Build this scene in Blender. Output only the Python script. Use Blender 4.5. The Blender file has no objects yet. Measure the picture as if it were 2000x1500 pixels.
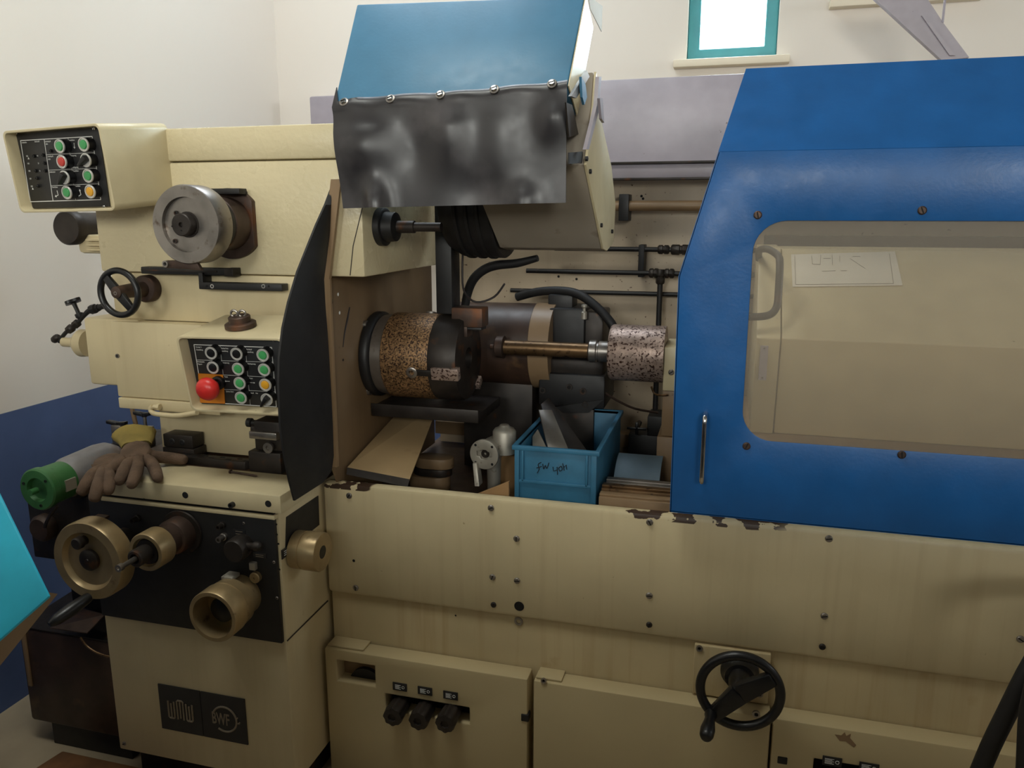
import bpy, bmesh, math, random
from mathutils import Vector, Matrix
random.seed(7)
S = bpy.context.scene
COL = S.collection
R = math.radians

# ------------------------------------------------------------------ camera
FPX, EYE = 1550.0, 1.55
YAW, PIT = R(15.4), R(12.1)
cam_d = bpy.data.cameras.new('camera'); cam = bpy.data.objects.new('camera', cam_d); COL.objects.link(cam)
cam.location = (0, 0, EYE); cam.rotation_euler = (math.pi / 2 - PIT, 0, YAW)
cam_d.sensor_width = 36; cam_d.lens = FPX / 2000 * 36; cam_d.clip_start = 0.02
S.camera = cam

# ------------------------------------------------------------------ world, lights, exposure
W = bpy.data.worlds.new('sky'); S.world = W; W.use_nodes = True
bg = W.node_tree.nodes['Background']; bg.inputs['Color'].default_value = (0.86, 0.94, 1.0, 1); bg.inputs['Strength'].default_value = 3.0
S.view_settings.view_transform = 'Standard'; S.view_settings.look = 'None'
S.view_settings.exposure = 0.0; S.view_settings.gamma = 1.0; S.view_settings.use_curve_mapping = False

def area(name, loc, rot, sx, sy, power, color):
    d = bpy.data.lights.new(name, 'AREA'); d.shape = 'RECTANGLE'; d.size = sx; d.size_y = sy
    d.energy = power; d.color = color
    o = bpy.data.objects.new(name, d); COL.objects.link(o); o.location = loc; o.rotation_euler = rot
    return o
# daylight standing outside each window opening, shining in; right and roof openings are added
area('daylight_back', (-0.06, 3.86, 2.66), (R(-90), 0, 0), 0.40, 0.98, 60, (0.78, 0.92, 1.0))
area('daylight_back_second', (0.58, 3.86, 2.85), (R(-90), 0, 0), 0.46, 0.92, 45, (0.78, 0.92, 1.0))
area('daylight_rear_a', (-0.9, -3.75, 2.55), (R(90), 0, 0), 1.25, 1.1, 88, (1.0, 0.95, 0.87))
area('daylight_rear_b', (1.7, -3.75, 2.55), (R(90), 0, 0), 1.25, 1.1, 140, (1.0, 0.95, 0.87))
area('fill_right', (4.35, 2.7, 2.55), (R(90), 0, R(90)), 1.25, 1.1, 76, (0.88, 0.93, 1.0))  # unseen, added to brighten the left wall
area('fill_roof_a', (-1.3, 2.75, 3.72), (0, 0, 0), 1.15, 0.75, 34, (0.86, 0.91, 1.0))  # unseen, added to brighten the left wall and floor
area('fill_roof_b', (-1.0, 0.95, 3.72), (0, 0, 0), 1.15, 0.65, 36, (1.0, 0.94, 0.84))  # unseen, added to brighten the slab top and left floor

# ------------------------------------------------------------------ pixel -> place on a known plane
_f = Vector((-math.sin(YAW) * math.cos(PIT), math.cos(YAW) * math.cos(PIT), -math.sin(PIT)))
_r = Vector((math.cos(YAW), math.sin(YAW), 0)); _u = _r.cross(_f)
EYEV = Vector((0, 0, EYE))
def ray(px, py): return _f * FPX + _r * (px - 1000) + _u * (750 - py)
def PY(px, py, Y): d = ray(px, py); return EYEV + d * (Y / d.y)
def PX(px, py, X): d = ray(px, py); return EYEV + d * (X / d.x)
def PZ(px, py, Z): d = ray(px, py); return EYEV + d * ((Z - EYE) / d.z)
V = Vector
class Fr:
    """a local frame on a flat face: u right, v up, n out of the face"""
    def __init__(s, o, u, v):
        s.o = V(o); s.u = V(u).normalized(); v = V(v); s.v = (v - s.u * v.dot(s.u)).normalized(); s.n = s.u.cross(s.v)
    def p(s, a, b, c=0.0): return s.o + s.u * a + s.v * b + s.n * c
    def at(s, px, py, c=0.0):
        d = ray(px, py); t = ((s.o + s.n * c) - EYEV).dot(s.n) / d.dot(s.n)
        q = EYEV + d * t - s.o; return q.dot(s.u), q.dot(s.v)
FRONT = lambda o: Fr(o, (1, 0, 0), (0, 0, 1))
RIGHT = lambda o: Fr(o, (0, 1, 0), (0, 0, 1))      # face looking along +X

# ------------------------------------------------------------------ materials
def lin(c):
    return tuple(((v / 255) / 12.92 if v / 255 <= .04045 else ((v / 255 + .055) / 1.055) ** 2.4) for v in c) + (1,)
def mat(name, rgb, rough=.5, metal=0.0, var=.12, scale=14, spots=None, streak=None, bump=0.0, bscale=60, coat=0.0, extra=None, spec=.5):
    """plain colour + mottling; spots=(rgb, scale, threshold, softness); streak=(rgb, amount): vertical runs"""
    m = bpy.data.materials.new(name); m.use_nodes = True
    nt = m.node_tree; N = nt.nodes; L = nt.links
    b = N['Principled BSDF']; b.inputs['Roughness'].default_value = rough; b.inputs['Metallic'].default_value = metal
    b.inputs['Coat Weight'].default_value = coat; b.inputs['Specular IOR Level'].default_value = spec
    tc = N.new('ShaderNodeTexCoord'); co = tc.outputs['Object']
    def noise(sc, det=4, vec=co):
        n = N.new('ShaderNodeTexNoise'); n.inputs['Scale'].default_value = sc; n.inputs['Detail'].default_value = det
        L.new(vec, n.inputs['Vector']); return n.outputs['Fac']
    def ramp(f, a, c):
        n = N.new('ShaderNodeMapRange'); n.inputs['From Min'].default_value = a; n.inputs['From Max'].default_value = c
        L.new(f, n.inputs['Value']); return n.outputs['Result']
    def mix(fac, a, c):
        n = N.new('ShaderNodeMix'); n.data_type = 'RGBA'
        if isinstance(fac, float): n.inputs['Factor'].default_value = fac
        else: L.new(fac, n.inputs['Factor'])
        for k, v in (('A', a), ('B', c)):
            i = [s for s in n.inputs if s.name == k and s.type == 'RGBA'][0]
            if isinstance(v, tuple): i.default_value = v
            else: L.new(v, i)
        return [s for s in n.outputs if s.type == 'RGBA'][0]
    c0 = lin(rgb); dk = tuple(v * (1 - var * 1.6) for v in c0[:3]) + (1,); lt = tuple(min(1, v * (1 + var)) for v in c0[:3]) + (1,)
    c = mix(ramp(noise(scale, 6), .3, .7), dk, lt)
    if streak:
        mp = N.new('ShaderNodeMapping'); mp.inputs['Scale'].default_value = (34, 34, 1.6); L.new(co, mp.inputs['Vector'])
        sf = ramp(noise(1.0, 5, mp.outputs['Vector']), .50, .78)
        mu = N.new('ShaderNodeMath'); mu.operation = 'MULTIPLY'; L.new(sf, mu.inputs[0]); mu.inputs[1].default_value = streak[1]
        c = mix(mu.outputs[0], c, lin(streak[0]))
    if spots:
        c = mix(ramp(noise(spots[1], 7), spots[2], spots[2] + spots[3]), c, lin(spots[0]))
    if extra: c = extra(N, L, co, c, noise, ramp, mix)
    L.new(c, b.inputs['Base Color'])
    rr = N.new('ShaderNodeMapRange'); rr.inputs['To Min'].default_value = max(.02, rough - .10); rr.inputs['To Max'].default_value = min(1, rough + .12)
    L.new(noise(scale * 2.3, 5), rr.inputs['Value']); L.new(rr.outputs['Result'], b.inputs['Roughness'])
    if bump:
        bp = N.new('ShaderNodeBump'); bp.inputs['Strength'].default_value = bump; bp.inputs['Distance'].default_value = .004
        L.new(noise(bscale, 3), bp.inputs['Height']); L.new(bp.outputs['Normal'], b.inputs['Normal'])
    return m
def zmask(lo, hi, rgb, wob=.0, wsc=8):
    def f(N, L, co, c, noise, ramp, mix):
        s = N.new('ShaderNodeSeparateXYZ'); L.new(co, s.inputs[0]); z = s.outputs['Z']
        if wob:
            a = N.new('ShaderNodeMath'); a.operation = 'MULTIPLY_ADD'; L.new(noise(wsc, 6), a.inputs[0]); a.inputs[1].default_value = wob; L.new(z, a.inputs[2]); z = a.outputs[0]
        return mix(ramp(z, lo, hi), c, lin(rgb))
    return f
def chips(N, L, co, c, noise, ramp, mix):
    s = N.new('ShaderNodeSeparateXYZ'); L.new(co, s.inputs[0])
    f = ramp(s.outputs['Z'], .838, .8475)
    for g_ in (ramp(noise(30, 6), .49, .53), ramp(noise(3.1, 2), .46, .56)):
        m_ = N.new('ShaderNodeMath'); m_.operation = 'MULTIPLY'; L.new(f, m_.inputs[0]); L.new(g_, m_.inputs[1]); f = m_.outputs[0]
    return mix(ramp(f, .25, .4), c, lin((62, 44, 32)))
M = {}
CREAM = (206, 190, 152)
M['cream'] = mat('cream paint', CREAM, .42, var=.05, scale=5, spots=((140, 112, 74), 24, .72, .10), streak=((160, 134, 92), .16), bump=.06, bscale=90)
M['cream_clean'] = mat('cream paint clean', (204, 190, 154), .34, var=.05, spots=((96, 74, 48), 60, .74, .05), bump=.05, bscale=120)
M['tray_cream'] = mat('worn tray paint', (168, 142, 104), .45, var=.1, scale=5, spots=((110, 84, 56), 9, .62, .18))
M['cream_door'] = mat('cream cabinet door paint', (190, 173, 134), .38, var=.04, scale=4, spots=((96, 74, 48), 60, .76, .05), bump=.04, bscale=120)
M['cream_brush'] = mat('brushed cream paint', (210, 196, 160), .26, var=.04, scale=4, spots=((140, 112, 74), 34, .76, .06), bump=.25, bscale=70)
M['cream_dirty'] = mat('oily cream paint', (138, 113, 84), .45, var=.08, scale=5, spots=((84, 60, 40), 26, .70, .08), streak=((120, 92, 62), .25), bump=.08)
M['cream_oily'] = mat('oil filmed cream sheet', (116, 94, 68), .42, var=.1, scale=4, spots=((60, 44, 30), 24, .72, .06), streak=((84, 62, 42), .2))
M['cream_worn'] = mat('cream paint with chipped top edge', CREAM, .42, var=.05, scale=5, spots=((130, 104, 70), 30, .74, .06), streak=((150, 124, 84), .22), bump=.06, extra=chips)
M['cream_rust'] = mat('cream paint with rust runs', (198, 180, 140), .45, var=.06, scale=5, spots=((150, 108, 64), 7, .62, .2), streak=((150, 108, 64), .4), bump=.08)
M['back_sheet'] = mat('spattered grey cream sheet', (178, 161, 138), .45, var=.08, scale=4, spots=((74, 52, 40), 90, .68, .05), streak=((130, 106, 82), .14))
M['casing_grey'] = mat('grimy grey cream casing', (150, 140, 126), .42, var=.08, scale=6, spots=((96, 80, 64), 12, .66, .14))
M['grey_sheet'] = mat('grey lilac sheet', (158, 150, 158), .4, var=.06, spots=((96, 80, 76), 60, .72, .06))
M['blue'] = mat('blue enamel', (28, 86, 146), .34, var=.07, bump=.06, bscale=140, spec=.32)
M['blue_grey'] = mat('faded blue enamel', (66, 118, 150), .42, var=.05, spots=((40, 74, 100), 20, .74, .1), bump=.05, bscale=140)
M['teal'] = mat('teal paint', (38, 170, 196), .4, var=.08, spots=((20, 80, 100), 40, .72, .05))
M['black'] = mat('black paint', (26, 25, 26), .5, var=.2, spots=((70, 58, 48), 40, .70, .06))
M['black_panel'] = mat('black panel lacquer', (34, 34, 36), .42, var=.1)
M['black_plastic'] = mat('black plastic', (20, 20, 22), .35, var=.1)
M['dark_steel'] = mat('oily dark steel', (52, 46, 42), .45, .4, var=.3, spots=((84, 54, 34), 22, .62, .1))
M['rust_steel'] = mat('rusty dark steel', (78, 62, 54), .5, .5, var=.3, spots=((110, 66, 36), 14, .56, .16), bump=.1)
M['steel'] = mat('worn steel', (150, 144, 138), .34, .85, var=.18, spots=((90, 70, 54), 30, .64, .12), bump=.06)
M['chrome'] = mat('polished steel', (205, 205, 205), .18, 1.0, var=.05)
M['silver_ring'] = mat('satin silver ring', (214, 212, 206), .35, .35, var=.04)
M['bronze'] = mat('bronzed steel shaft', (118, 92, 64), .38, .75, var=.25, spots=((60, 42, 30), 60, .58, .1))
M['pitted'] = mat('pitted steel', (176, 154, 142), .42, .5, var=.2, scale=60, spots=((66, 42, 34), 150, .545, .05), bump=.2, bscale=150)
M['chuck'] = mat('rust pitted chuck steel', (150, 116, 80), .44, .45, var=.35, scale=120, spots=((54, 36, 26), 210, .49, .10), bump=.3, bscale=220)
M['brass_knob'] = mat('aged aluminium', (168, 146, 108), .36, .55, var=.14, spots=((96, 74, 48), 26, .64, .12))
M['rubber'] = mat('black rubber sheet', (40, 38, 41), .36, var=.14, spots=((84, 80, 82), 6, .56, .24), bump=.05, bscale=30, spec=.6)
M['rubber_dark'] = mat('matt black rubber', (22, 21, 22), .6, var=.2)
M['white_paint'] = mat('white print', (225, 225, 220), .6, var=.03)
M['green'] = mat('green button', (70, 158, 92), .35, var=.05)
M['red'] = mat('red button', (196, 62, 52), .38, var=.05)
M['estop_red'] = mat('red plastic', (205, 44, 40), .36, var=.05)
M['yellow'] = mat('amber button', (226, 164, 44), .35, var=.05)
M['orange'] = mat('orange backing plate', (198, 118, 24), .5, var=.1)
M['paper'] = mat('paper', (226, 220, 206), .8, var=.03)
M['ink'] = mat('ink line', (120, 112, 104), .8, var=.02)
M['marker'] = mat('black marker', (16, 20, 28), .7, var=.02)
M['green_paint'] = mat('green cast paint', (58, 110, 62), .4, var=.16, spots=((40, 56, 36), 26, .64, .1))
M['silver_paint'] = mat('silver painted shell', (150, 148, 150), .36, .4, var=.2, spots=((120, 94, 70), 7, .52, .2))
M['glove'] = mat('brown work glove fabric', (94, 74, 58), .9, var=.22, scale=24, spots=((64, 48, 38), 16, .58, .2), bump=.35, bscale=240)
M['glove_cuff'] = mat('olive yellow glove cuff', (138, 120, 60), .9, var=.18, bump=.3, bscale=240)
M['crate'] = mat('blue plastic crate', (54, 116, 150), .5, var=.14, spots=((90, 88, 80), 10, .62, .25))
M['slate'] = mat('blue grey plastic sheet', (96, 116, 130), .5, var=.1)
M['cardboard'] = mat('cardboard', (160, 124, 82), .8, var=.12)
M['concrete'] = mat('concrete floor', (160, 144, 118), .75, var=.14, scale=5, spots=((96, 78, 58), 9, .64, .14))
M['brown_tank'] = mat('dark brown oily sheet', (64, 46, 36), .45, var=.25, spots=((104, 78, 52), 10, .62, .14))
M['wood'] = mat('oily wood', (112, 76, 44), .7, var=.25)
M['alum'] = mat('cast aluminium', (176, 170, 158), .42, .5, var=.12, spots=((90, 74, 58), 30, .62, .1))
M['plug_black'] = mat('dark hole', (8, 8, 8), .8, var=.1)
M['frame_teal'] = mat('teal window frame', (70, 150, 158), .5, var=.05)
M['plaster'] = mat('cream plaster', (228, 216, 194), .85, var=.03, scale=3, bump=.05, bscale=40)
M['wall_two'] = mat('plaster wall with blue dado', (76, 94, 136), .7, var=.08, scale=6, bump=.06, bscale=40, extra=zmask(.943, .9445, (224, 215, 204)))
M['ceiling'] = mat('grey boarded ceiling', (112, 107, 98), .9, var=.02)
M['wire'] = mat('cable', (40, 32, 30), .6, var=.1)
M['stain'] = mat('oil stained table', (86, 66, 48), .4, .2, var=.3, spots=((44, 32, 24), 12, .56, .2))
g = bpy.data.materials.new('hazy acrylic pane'); g.use_nodes = True
_n = g.node_tree.nodes; _l = g.node_tree.links
_o = _n['Material Output']; _n.remove(_n['Principled BSDF'])
_t = _n.new('ShaderNodeBsdfTransparent'); _t.inputs[0].default_value = (.90, .87, .82, 1)
_gl = _n.new('ShaderNodeBsdfGlossy'); _gl.inputs['Roughness'].default_value = .12; _gl.inputs[0].default_value = (.9, .9, .9, 1)
_df = _n.new('ShaderNodeBsdfDiffuse'); _df.inputs[0].default_value = (.62, .56, .48, 1)
_m1 = _n.new('ShaderNodeMixShader'); _m2 = _n.new('ShaderNodeMixShader')
_fr = _n.new('ShaderNodeFresnel'); _fr.inputs[0].default_value = 1.35
_m1.inputs[0].default_value = .16; _l.new(_t.outputs[0], _m1.inputs[1]); _l.new(_df.outputs[0], _m1.inputs[2])
_l.new(_fr.outputs[0], _m2.inputs[0]); _l.new(_m1.outputs[0], _m2.inputs[1]); _l.new(_gl.outputs[0], _m2.inputs[2]); _l.new(_m2.outputs[0], _o.inputs[0])
M['acrylic'] = g
gw = bpy.data.materials.new('window glass'); gw.use_nodes = True
_n = gw.node_tree.nodes; _l = gw.node_tree.links; _o = _n['Material Output']; _n.remove(_n['Principled BSDF'])
_t = _n.new('ShaderNodeBsdfTransparent'); _t.inputs[0].default_value = (.95, .97, .97, 1); _gl = _n.new('ShaderNodeBsdfGlossy'); _gl.inputs['Roughness'].default_value = .02
_m1 = _n.new('ShaderNodeMixShader'); _m1.inputs[0].default_value = .05
_l.new(_t.outputs[0], _m1.inputs[1]); _l.new(_gl.outputs[0], _m1.inputs[2]); _l.new(_m1.outputs[0], _o.inputs[0])
M['glass'] = gw

# ------------------------------------------------------------------ mesh builder
class MB:
    def __init__(s): s.v = []; s.f = []; s.fm = []; s.m = 0
    def add(s, vs, fs):
        k = len(s.v); s.v += [V(p) for p in vs]
        for f in fs: s.f.append([i + k for i in f]); s.fm.append(s.m)
        return s
    def hexa(s, p):      # 4 points of one face then the 4 opposite ones, same order
        return s.add(p, [(0, 1, 2, 3), (7, 6, 5, 4), (0, 4, 5, 1), (1, 5, 6, 2), (2, 6, 7, 3), (3, 7, 4, 0)])
    def box(s, x0, x1, y0, y1, z0, z1):
        return s.hexa([(x0, y0, z0), (x1, y0, z0), (x1, y0, z1), (x0, y0, z1), (x0, y1, z0), (x1, y1, z0), (x1, y1, z1), (x0, y1, z1)])
    def fbox(s, fr, a0, a1, b0, b1, c0, c1):
        return s.hexa([fr.p(a0, b0, c1), fr.p(a1, b0, c1), fr.p(a1, b1, c1), fr.p(a0, b1, c1), fr.p(a0, b0, c0), fr.p(a1, b0, c0), fr.p(a1, b1, c0), fr.p(a0, b1, c0)])
    def prism(s, pts, d):
        n = len(pts); d = V(d); a = [V(p) for p in pts]; b = [p + d for p in a]
        return s.add(a + b, [tuple(range(n)), tuple(range(2 * n - 1, n - 1, -1))] + [(i, i + n, (i + 1) % n + n, (i + 1) % n) for i in range(n)])
    def slab(s, quad, d): return s.prism(quad, d)
    def lathe(s, o, ax, prof, seg=32, closed=False, a0=0, a1=2 * math.pi, flute=0, fdepth=0):
        """prof: [(t along axis, radius)]"""
        o = V(o); ax = V(ax).normalized(); e = V((0, 0, 1)) if abs(ax.z) < .9 else V((1, 0, 0))
        e1 = ax.cross(e).normalized(); e2 = ax.cross(e1)
        full = abs(a1 - a0 - 2 * math.pi) < 1e-6; n = seg if full else seg + 1
        vs = []; fs = []
        for t, r in prof:
            for i in range(n):
                a = a0 + (a1 - a0) * i / seg; rr = r * (1 + fdepth * math.cos(flute * a)) if flute else r
                vs.append(o + ax * t + (e1 * math.cos(a) + e2 * math.sin(a)) * max(rr, 1e-5))
        k = len(prof)
        for j in range(k - 1 if not closed else k):
            for i in range(seg):
                i2 = (i + 1) % n; j2 = (j + 1) % k
                fs.append((j * n + i, j * n + i2, j2 * n + i2, j2 * n + i))
        if full and not closed:
            if prof[0][1] > 1e-4: fs.append(tuple(reversed(range(n))))
            if prof[-1][1] > 1e-4: fs.append(tuple(range((k - 1) * n, k * n)))
        return s.add(vs, fs)
    def cyl(s, o, ax, L, r, seg=24, ch=0.0):
        if ch: return s.lathe(o, ax, [(0, r - ch), (ch, r), (L - ch, r), (L, r - ch)], seg)
        return s.lathe(o, ax, [(0, r), (L, r)], seg)
    def torus(s, o, ax, Rr, r, seg=40, n=12, sq=1.0):
        return s.lathe(o, ax, [(math.sin(2 * math.pi * i / n) * r * sq, Rr + math.cos(2 * math.pi * i / n) * r) for i in range(n)], seg, closed=True)
    def tube(s, pts, r, seg=10, caps=True, soft=True):
        pts = [V(p) for p in pts]; rs = list(r) if isinstance(r, (list, tuple)) else [r] * len(pts)
        if soft and len(pts) > 3:
            q = [pts[0]] + pts + [pts[-1]]; np_, nr = [], []
            for i in range(1, len(q) - 2):
                for j in range(4):
                    t = j / 4; a, b_, c, d = q[i - 1:i + 3]
                    np_.append(.5 * ((2 * b_) + (c - a) * t + (2 * a - 5 * b_ + 4 * c - d) * t * t + (3 * b_ - a - 3 * c + d) * t ** 3)); nr.append(rs[i - 1] * (1 - t) + rs[i] * t)
            pts = np_ + [pts[-1]]; rs = nr + [rs[-1]]
        vs = []; fs = []; prev = None
        for i, p in enumerate(pts):
            d = (pts[min(i + 1, len(pts) - 1)] - pts[max(i - 1, 0)]).normalized()
            if prev is None: e = V((0, 0, 1)) if abs(d.z) < .9 else V((1, 0, 0)); a = d.cross(e).normalized()
            else: a = (prev - d * prev.dot(d)).normalized()
            b = d.cross(a); prev = a
            for k in range(seg):
                t = 2 * math.pi * k / seg; vs.append(p + (a * math.cos(t) + b * math.sin(t)) * rs[i])
        for i in range(len(pts) - 1):
            for k in range(seg):
                k2 = (k + 1) % seg; fs.append((i * seg + k, i * seg + k2, (i + 1) * seg + k2, (i + 1) * seg + k))
        if caps: fs.append(tuple(reversed(range(seg)))); fs.append(tuple(range((len(pts) - 1) * seg, len(pts) * seg)))
        return s.add(vs, fs)
    def plate(s, fr, outer, holes, c0, c1):
        """flat plate in frame fr, outline and holes as lists of (a,b)"""
        bm = bmesh.new(); loops = [outer] + list(holes); ed = []; allv = []
        for lp in loops:
            vs = [bm.verts.new((a, b, 0)) for a, b in lp]; allv.append(vs)
            for i in range(len(vs)): ed.append(bm.edges.new((vs[i], vs[(i + 1) % len(vs)])))
        bmesh.ops.triangle_fill(bm, use_beauty=True, use_dissolve=False, edges=ed, normal=(0, 0, 1))
        bm.verts.index_update(); co = [tuple(v.co) for v in bm.verts]; n = len(co)
        tri = [[v.index for v in f.verts] for f in bm.faces]
        idx = [[v.index for v in vs] for vs in allv]; bm.free()
        fs = tri + [[i + n for i in reversed(t)] for t in tri]
        for lp in idx:
            for i in range(len(lp)): a, b = lp[i], lp[(i + 1) % len(lp)]; fs.append((a, a + n, b + n, b))
        return s.add([fr.p(a, b, c1) for a, b, _ in co] + [fr.p(a, b, c0) for a, b, _ in co], fs)
    def mesh(s, name, origin, mats, bev=0.0, seg=2, smooth=40):
        bm = bmesh.new(); vs = [bm.verts.new(p - origin) for p in s.v]
        for f, m in zip(s.f, s.fm):
            try: bf = bm.faces.new([vs[i] for i in f]); bf.material_index = m
            except ValueError: pass
        bmesh.ops.remove_doubles(bm, verts=bm.verts, dist=1e-5)
        bmesh.ops.recalc_face_normals(bm, faces=bm.faces)
        if bev:
            es = [e for e in bm.edges if len(e.link_faces) == 2 and e.calc_face_angle(0) > R(28)]
            bmesh.ops.bevel(bm, geom=es, offset=bev, segments=seg, profile=.5, affect='EDGES', clamp_overlap=True)
        me = bpy.data.meshes.new(name); bm.to_mesh(me); bm.free()
        for m in mats: me.materials.append(m)
        if smooth: me.shade_smooth(); me.set_sharp_from_angle(angle=R(smooth))
        return me
    def build(s, name, mats, parent=None, bev=0.0, seg=2, smooth=40):
        if isinstance(mats, str): mats = [mats]
        mats = [M[m] for m in mats]
        if parent is None:
            xs = [p.x for p in s.v]; ys = [p.y for p in s.v]; zs = [p.z for p in s.v]
            org = V(((min(xs) + max(xs)) / 2, (min(ys) + max(ys)) / 2, min(zs)))
        else: org = WORLD[parent.name]
        o = bpy.data.objects.new(name, s.mesh(name, org, mats, bev, seg, smooth)); COL.objects.link(o)
        WORLD[o.name] = org
        if parent is None: o.location = org
        else: o.parent = parent
        return o
WORLD = {}
def thing(name, label, cat, loc, group=None):
    o = bpy.data.objects.new(name, None); COL.objects.link(o); o.location = loc; o.empty_display_size = .05
    WORLD[o.name] = V(loc); o['label'] = label; o['category'] = cat
    if group: o['group'] = group
    return o
def tag(o, label, cat, group=None):
    o['label'] = label; o['category'] = cat
    if group: o['group'] = group
    return o
def struct(o): o['kind'] = 'structure'; return o
def lab(o, t): o['label'] = t; return o
def box(name, m, parent, *a, bev=.002): return MB().box(*a).build(name, m, parent, bev)
def rrect(a0, a1, b0, b1, r, n=6):
    out = []
    for cx, cy, t in ((a1 - r, b0 + r, -90), (a1 - r, b1 - r, 0), (a0 + r, b1 - r, 90), (a0 + r, b0 + r, 180)):
        for i in range(n + 1): q = R(t + 90 * i / n); out.append((cx + r * math.cos(q), cy + r * math.sin(q)))
    return out
def rect(a0, a1, b0, b1): return [(a0, b0), (a1, b0), (a1, b1), (a0, b1)]
def text(name, s, fr, a, b, size, m, parent, c=.0006, align='LEFT', sx=1.0, bold=0.0):
    cu = bpy.data.curves.new(name, 'FONT'); cu.body = s; cu.size = size; cu.align_x = align; cu.resolution_u = 2; cu.extrude = .0002; cu.offset = bold
    t = bpy.data.objects.new(name, cu); COL.objects.link(t)
    me = bpy.data.meshes.new_from_object(t.evaluated_get(bpy.context.evaluated_depsgraph_get()))
    bpy.data.objects.remove(t); bpy.data.curves.remove(cu)
    org = WORLD[parent.name]
    for v in me.vertices: v.co = fr.p(a + v.co.x * sx, b + v.co.y, c + v.co.z) - org
    me.materials.clear(); me.materials.append(M[m]); me.name = name
    o = bpy.data.objects.new(name, me); COL.objects.link(o); o.parent = parent; WORLD[o.name] = org
    return o
def line(mb, fr, p, q, w, c=.0007):
    a = V((p[0], p[1], 0)); b = V((q[0], q[1], 0)); d = (b - a).normalized(); n = V((-d.y, d.x, 0)) * w / 2
    mb.prism([fr.p(*(a + n)[:2], c), fr.p(*(b + n)[:2], c), fr.p(*(b - n)[:2], c), fr.p(*(a - n)[:2], c)], -fr.n * .0006)
def screw(parent, p, n, r=.007, h=.004, m='steel', ang=None, kind='slot', name='screw'):
    """small screw or socket bolt with its head slot"""
    p = V(p); n = V(n).normalized(); mb = MB()
    if kind == 'slot':
        mb.lathe(p - n * .001, n, [(0, r), (h * .6, r), (h, r * .72), (h, .0)], 16)
        mb.m = 1; ang = random.uniform(0, 3.1) if ang is None else ang
        e = V((0, 0, 1)) if abs(n.z) < .9 else V((1, 0, 0)); e1 = n.cross(e).normalized(); e2 = n.cross(e1)
        d = e1 * math.cos(ang) + e2 * math.sin(ang); q = n.cross(d)
        c = p + n * (h - .0008)
        mb.prism([c - d * r * .8 - q * r * .14, c + d * r * .8 - q * r * .14, c + d * r * .8 + q * r * .14, c - d * r * .8 + q * r * .14], n * .0006)
    else:
        mb.lathe(p - n * .001, n, [(0, r), (h, r), (h, r * .55), (h * .3, r * .5)], 16)
        mb.m = 1; mb.lathe(p - n * .001, n, [(h * .3, r * .5), (h * .31, 0)], 6)
    return mb.build(name, [m, 'plug_black'], parent)
def hole(parent, p, n, r, name='hole'):
    mb = MB(); n = V(n).normalized(); p = V(p)
    mb.lathe(p, n, [(.0006, r), (.0009, r * .86), (-.0002, r * .8), (-.0002, 0)], 18)
    return mb.build(name, 'plug_black', parent)

# ================================================================== THE ROOM
XL, XR, YB, YF, ZC = -2.16, 4.2, 3.6, -3.6, 3.5
def sbox(name, m, *a): return struct(MB().box(*a).build(name, m))
sbox('floor', 'concrete', XL - .2, XR + .2, YF - .2, YB + .2, -.12, 0)
struct(MB().plate(Fr((0, 0, ZC), (1, 0, 0), (0, -1, 0)), rect(XL - .2, XR + .2, -YB - .2, -YF + .2), [rect(-1.9, -.7, -3.15, -2.35), rect(-1.6, -.4, -1.3, -.6)], -.12, 0).build('ceiling', 'ceiling', smooth=0))
rl = bpy.data.objects.new('window_6', None); COL.objects.link(rl); rl.location = (-1.3, 2.75, ZC); WORLD[rl.name] = V(rl.location); rl['kind'] = 'structure'  # unseen roof openings, added for overhead light
MB().plate(Fr((0, 0, ZC + .1), (1, 0, 0), (0, -1, 0)), rect(-1.899, -.701, -3.149, -2.351), [rect(-1.85, -1.325, -3.1, -2.4), rect(-1.275, -.75, -3.1, -2.4)], -.03, .02).build('window_frame', 'frame_teal', rl)
MB().plate(Fr((0, 0, ZC + .1), (1, 0, 0), (0, -1, 0)), rect(-1.599, -.401, -1.299, -.601), [rect(-1.55, -1.025, -1.25, -.65), rect(-.975, -.45, -1.25, -.65)], -.03, .02).build('window_frame', 'frame_teal', rl)
for i in range(2): MB().box(-1.555 + i * .575, -1.02 + i * .575, .645, 1.255, ZC + .1, ZC + .105).build('pane', 'glass', rl)
for i in range(2): MB().box(-1.855 + i * .575, -1.32 + i * .575, 2.395, 3.105, ZC + .1, ZC + .105).build('pane', 'glass', rl)
sbox('wall_left', 'wall_two', XL - .2, XL, YF - .2, YB + .2, 0, ZC)
wins_b = [(-.235, .125, 2.175, 3.15), (.36, .80, 2.37, 3.30)]
wins_f = [(-1.5, -.3, 2.0, 3.1), (1.1, 2.3, 2.0, 3.1)]
def wall(name, Y, t, wins, sgn):
    fr = Fr((0, Y, 0), (sgn, 0, 0), (0, 0, 1)); f = lambda x0, x1: (x0, x1) if sgn > 0 else (-x1, -x0)
    a0, a1 = f(XL, XR)
    mb = MB().plate(fr, rect(a0, a1, 0, ZC), [rect(*f(w[0], w[1]), w[2], w[3]) for w in wins], -t, 0)
    return struct(mb.build(name, 'wall_two', smooth=0))
wall('wall_back', YB, .2, wins_b, 1); wall('wall_rear', YF, .2, wins_f, -1)
fr = Fr((XR, 0, 0), (0, -1, 0), (0, 0, 1))
struct(MB().plate(fr, rect(-YB, -YF, 0, ZC), [rect(-3.3, -2.1, 2.0, 3.1)], -.2, 0).build('wall_right', 'wall_two', smooth=0))
w = bpy.data.objects.new('window_5', None); COL.objects.link(w); w.location = (XR + .06, 2.7, 2.0); WORLD[w.name] = V(w.location); w['kind'] = 'structure'  # unseen opening on the right, added to light the left wall
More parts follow.
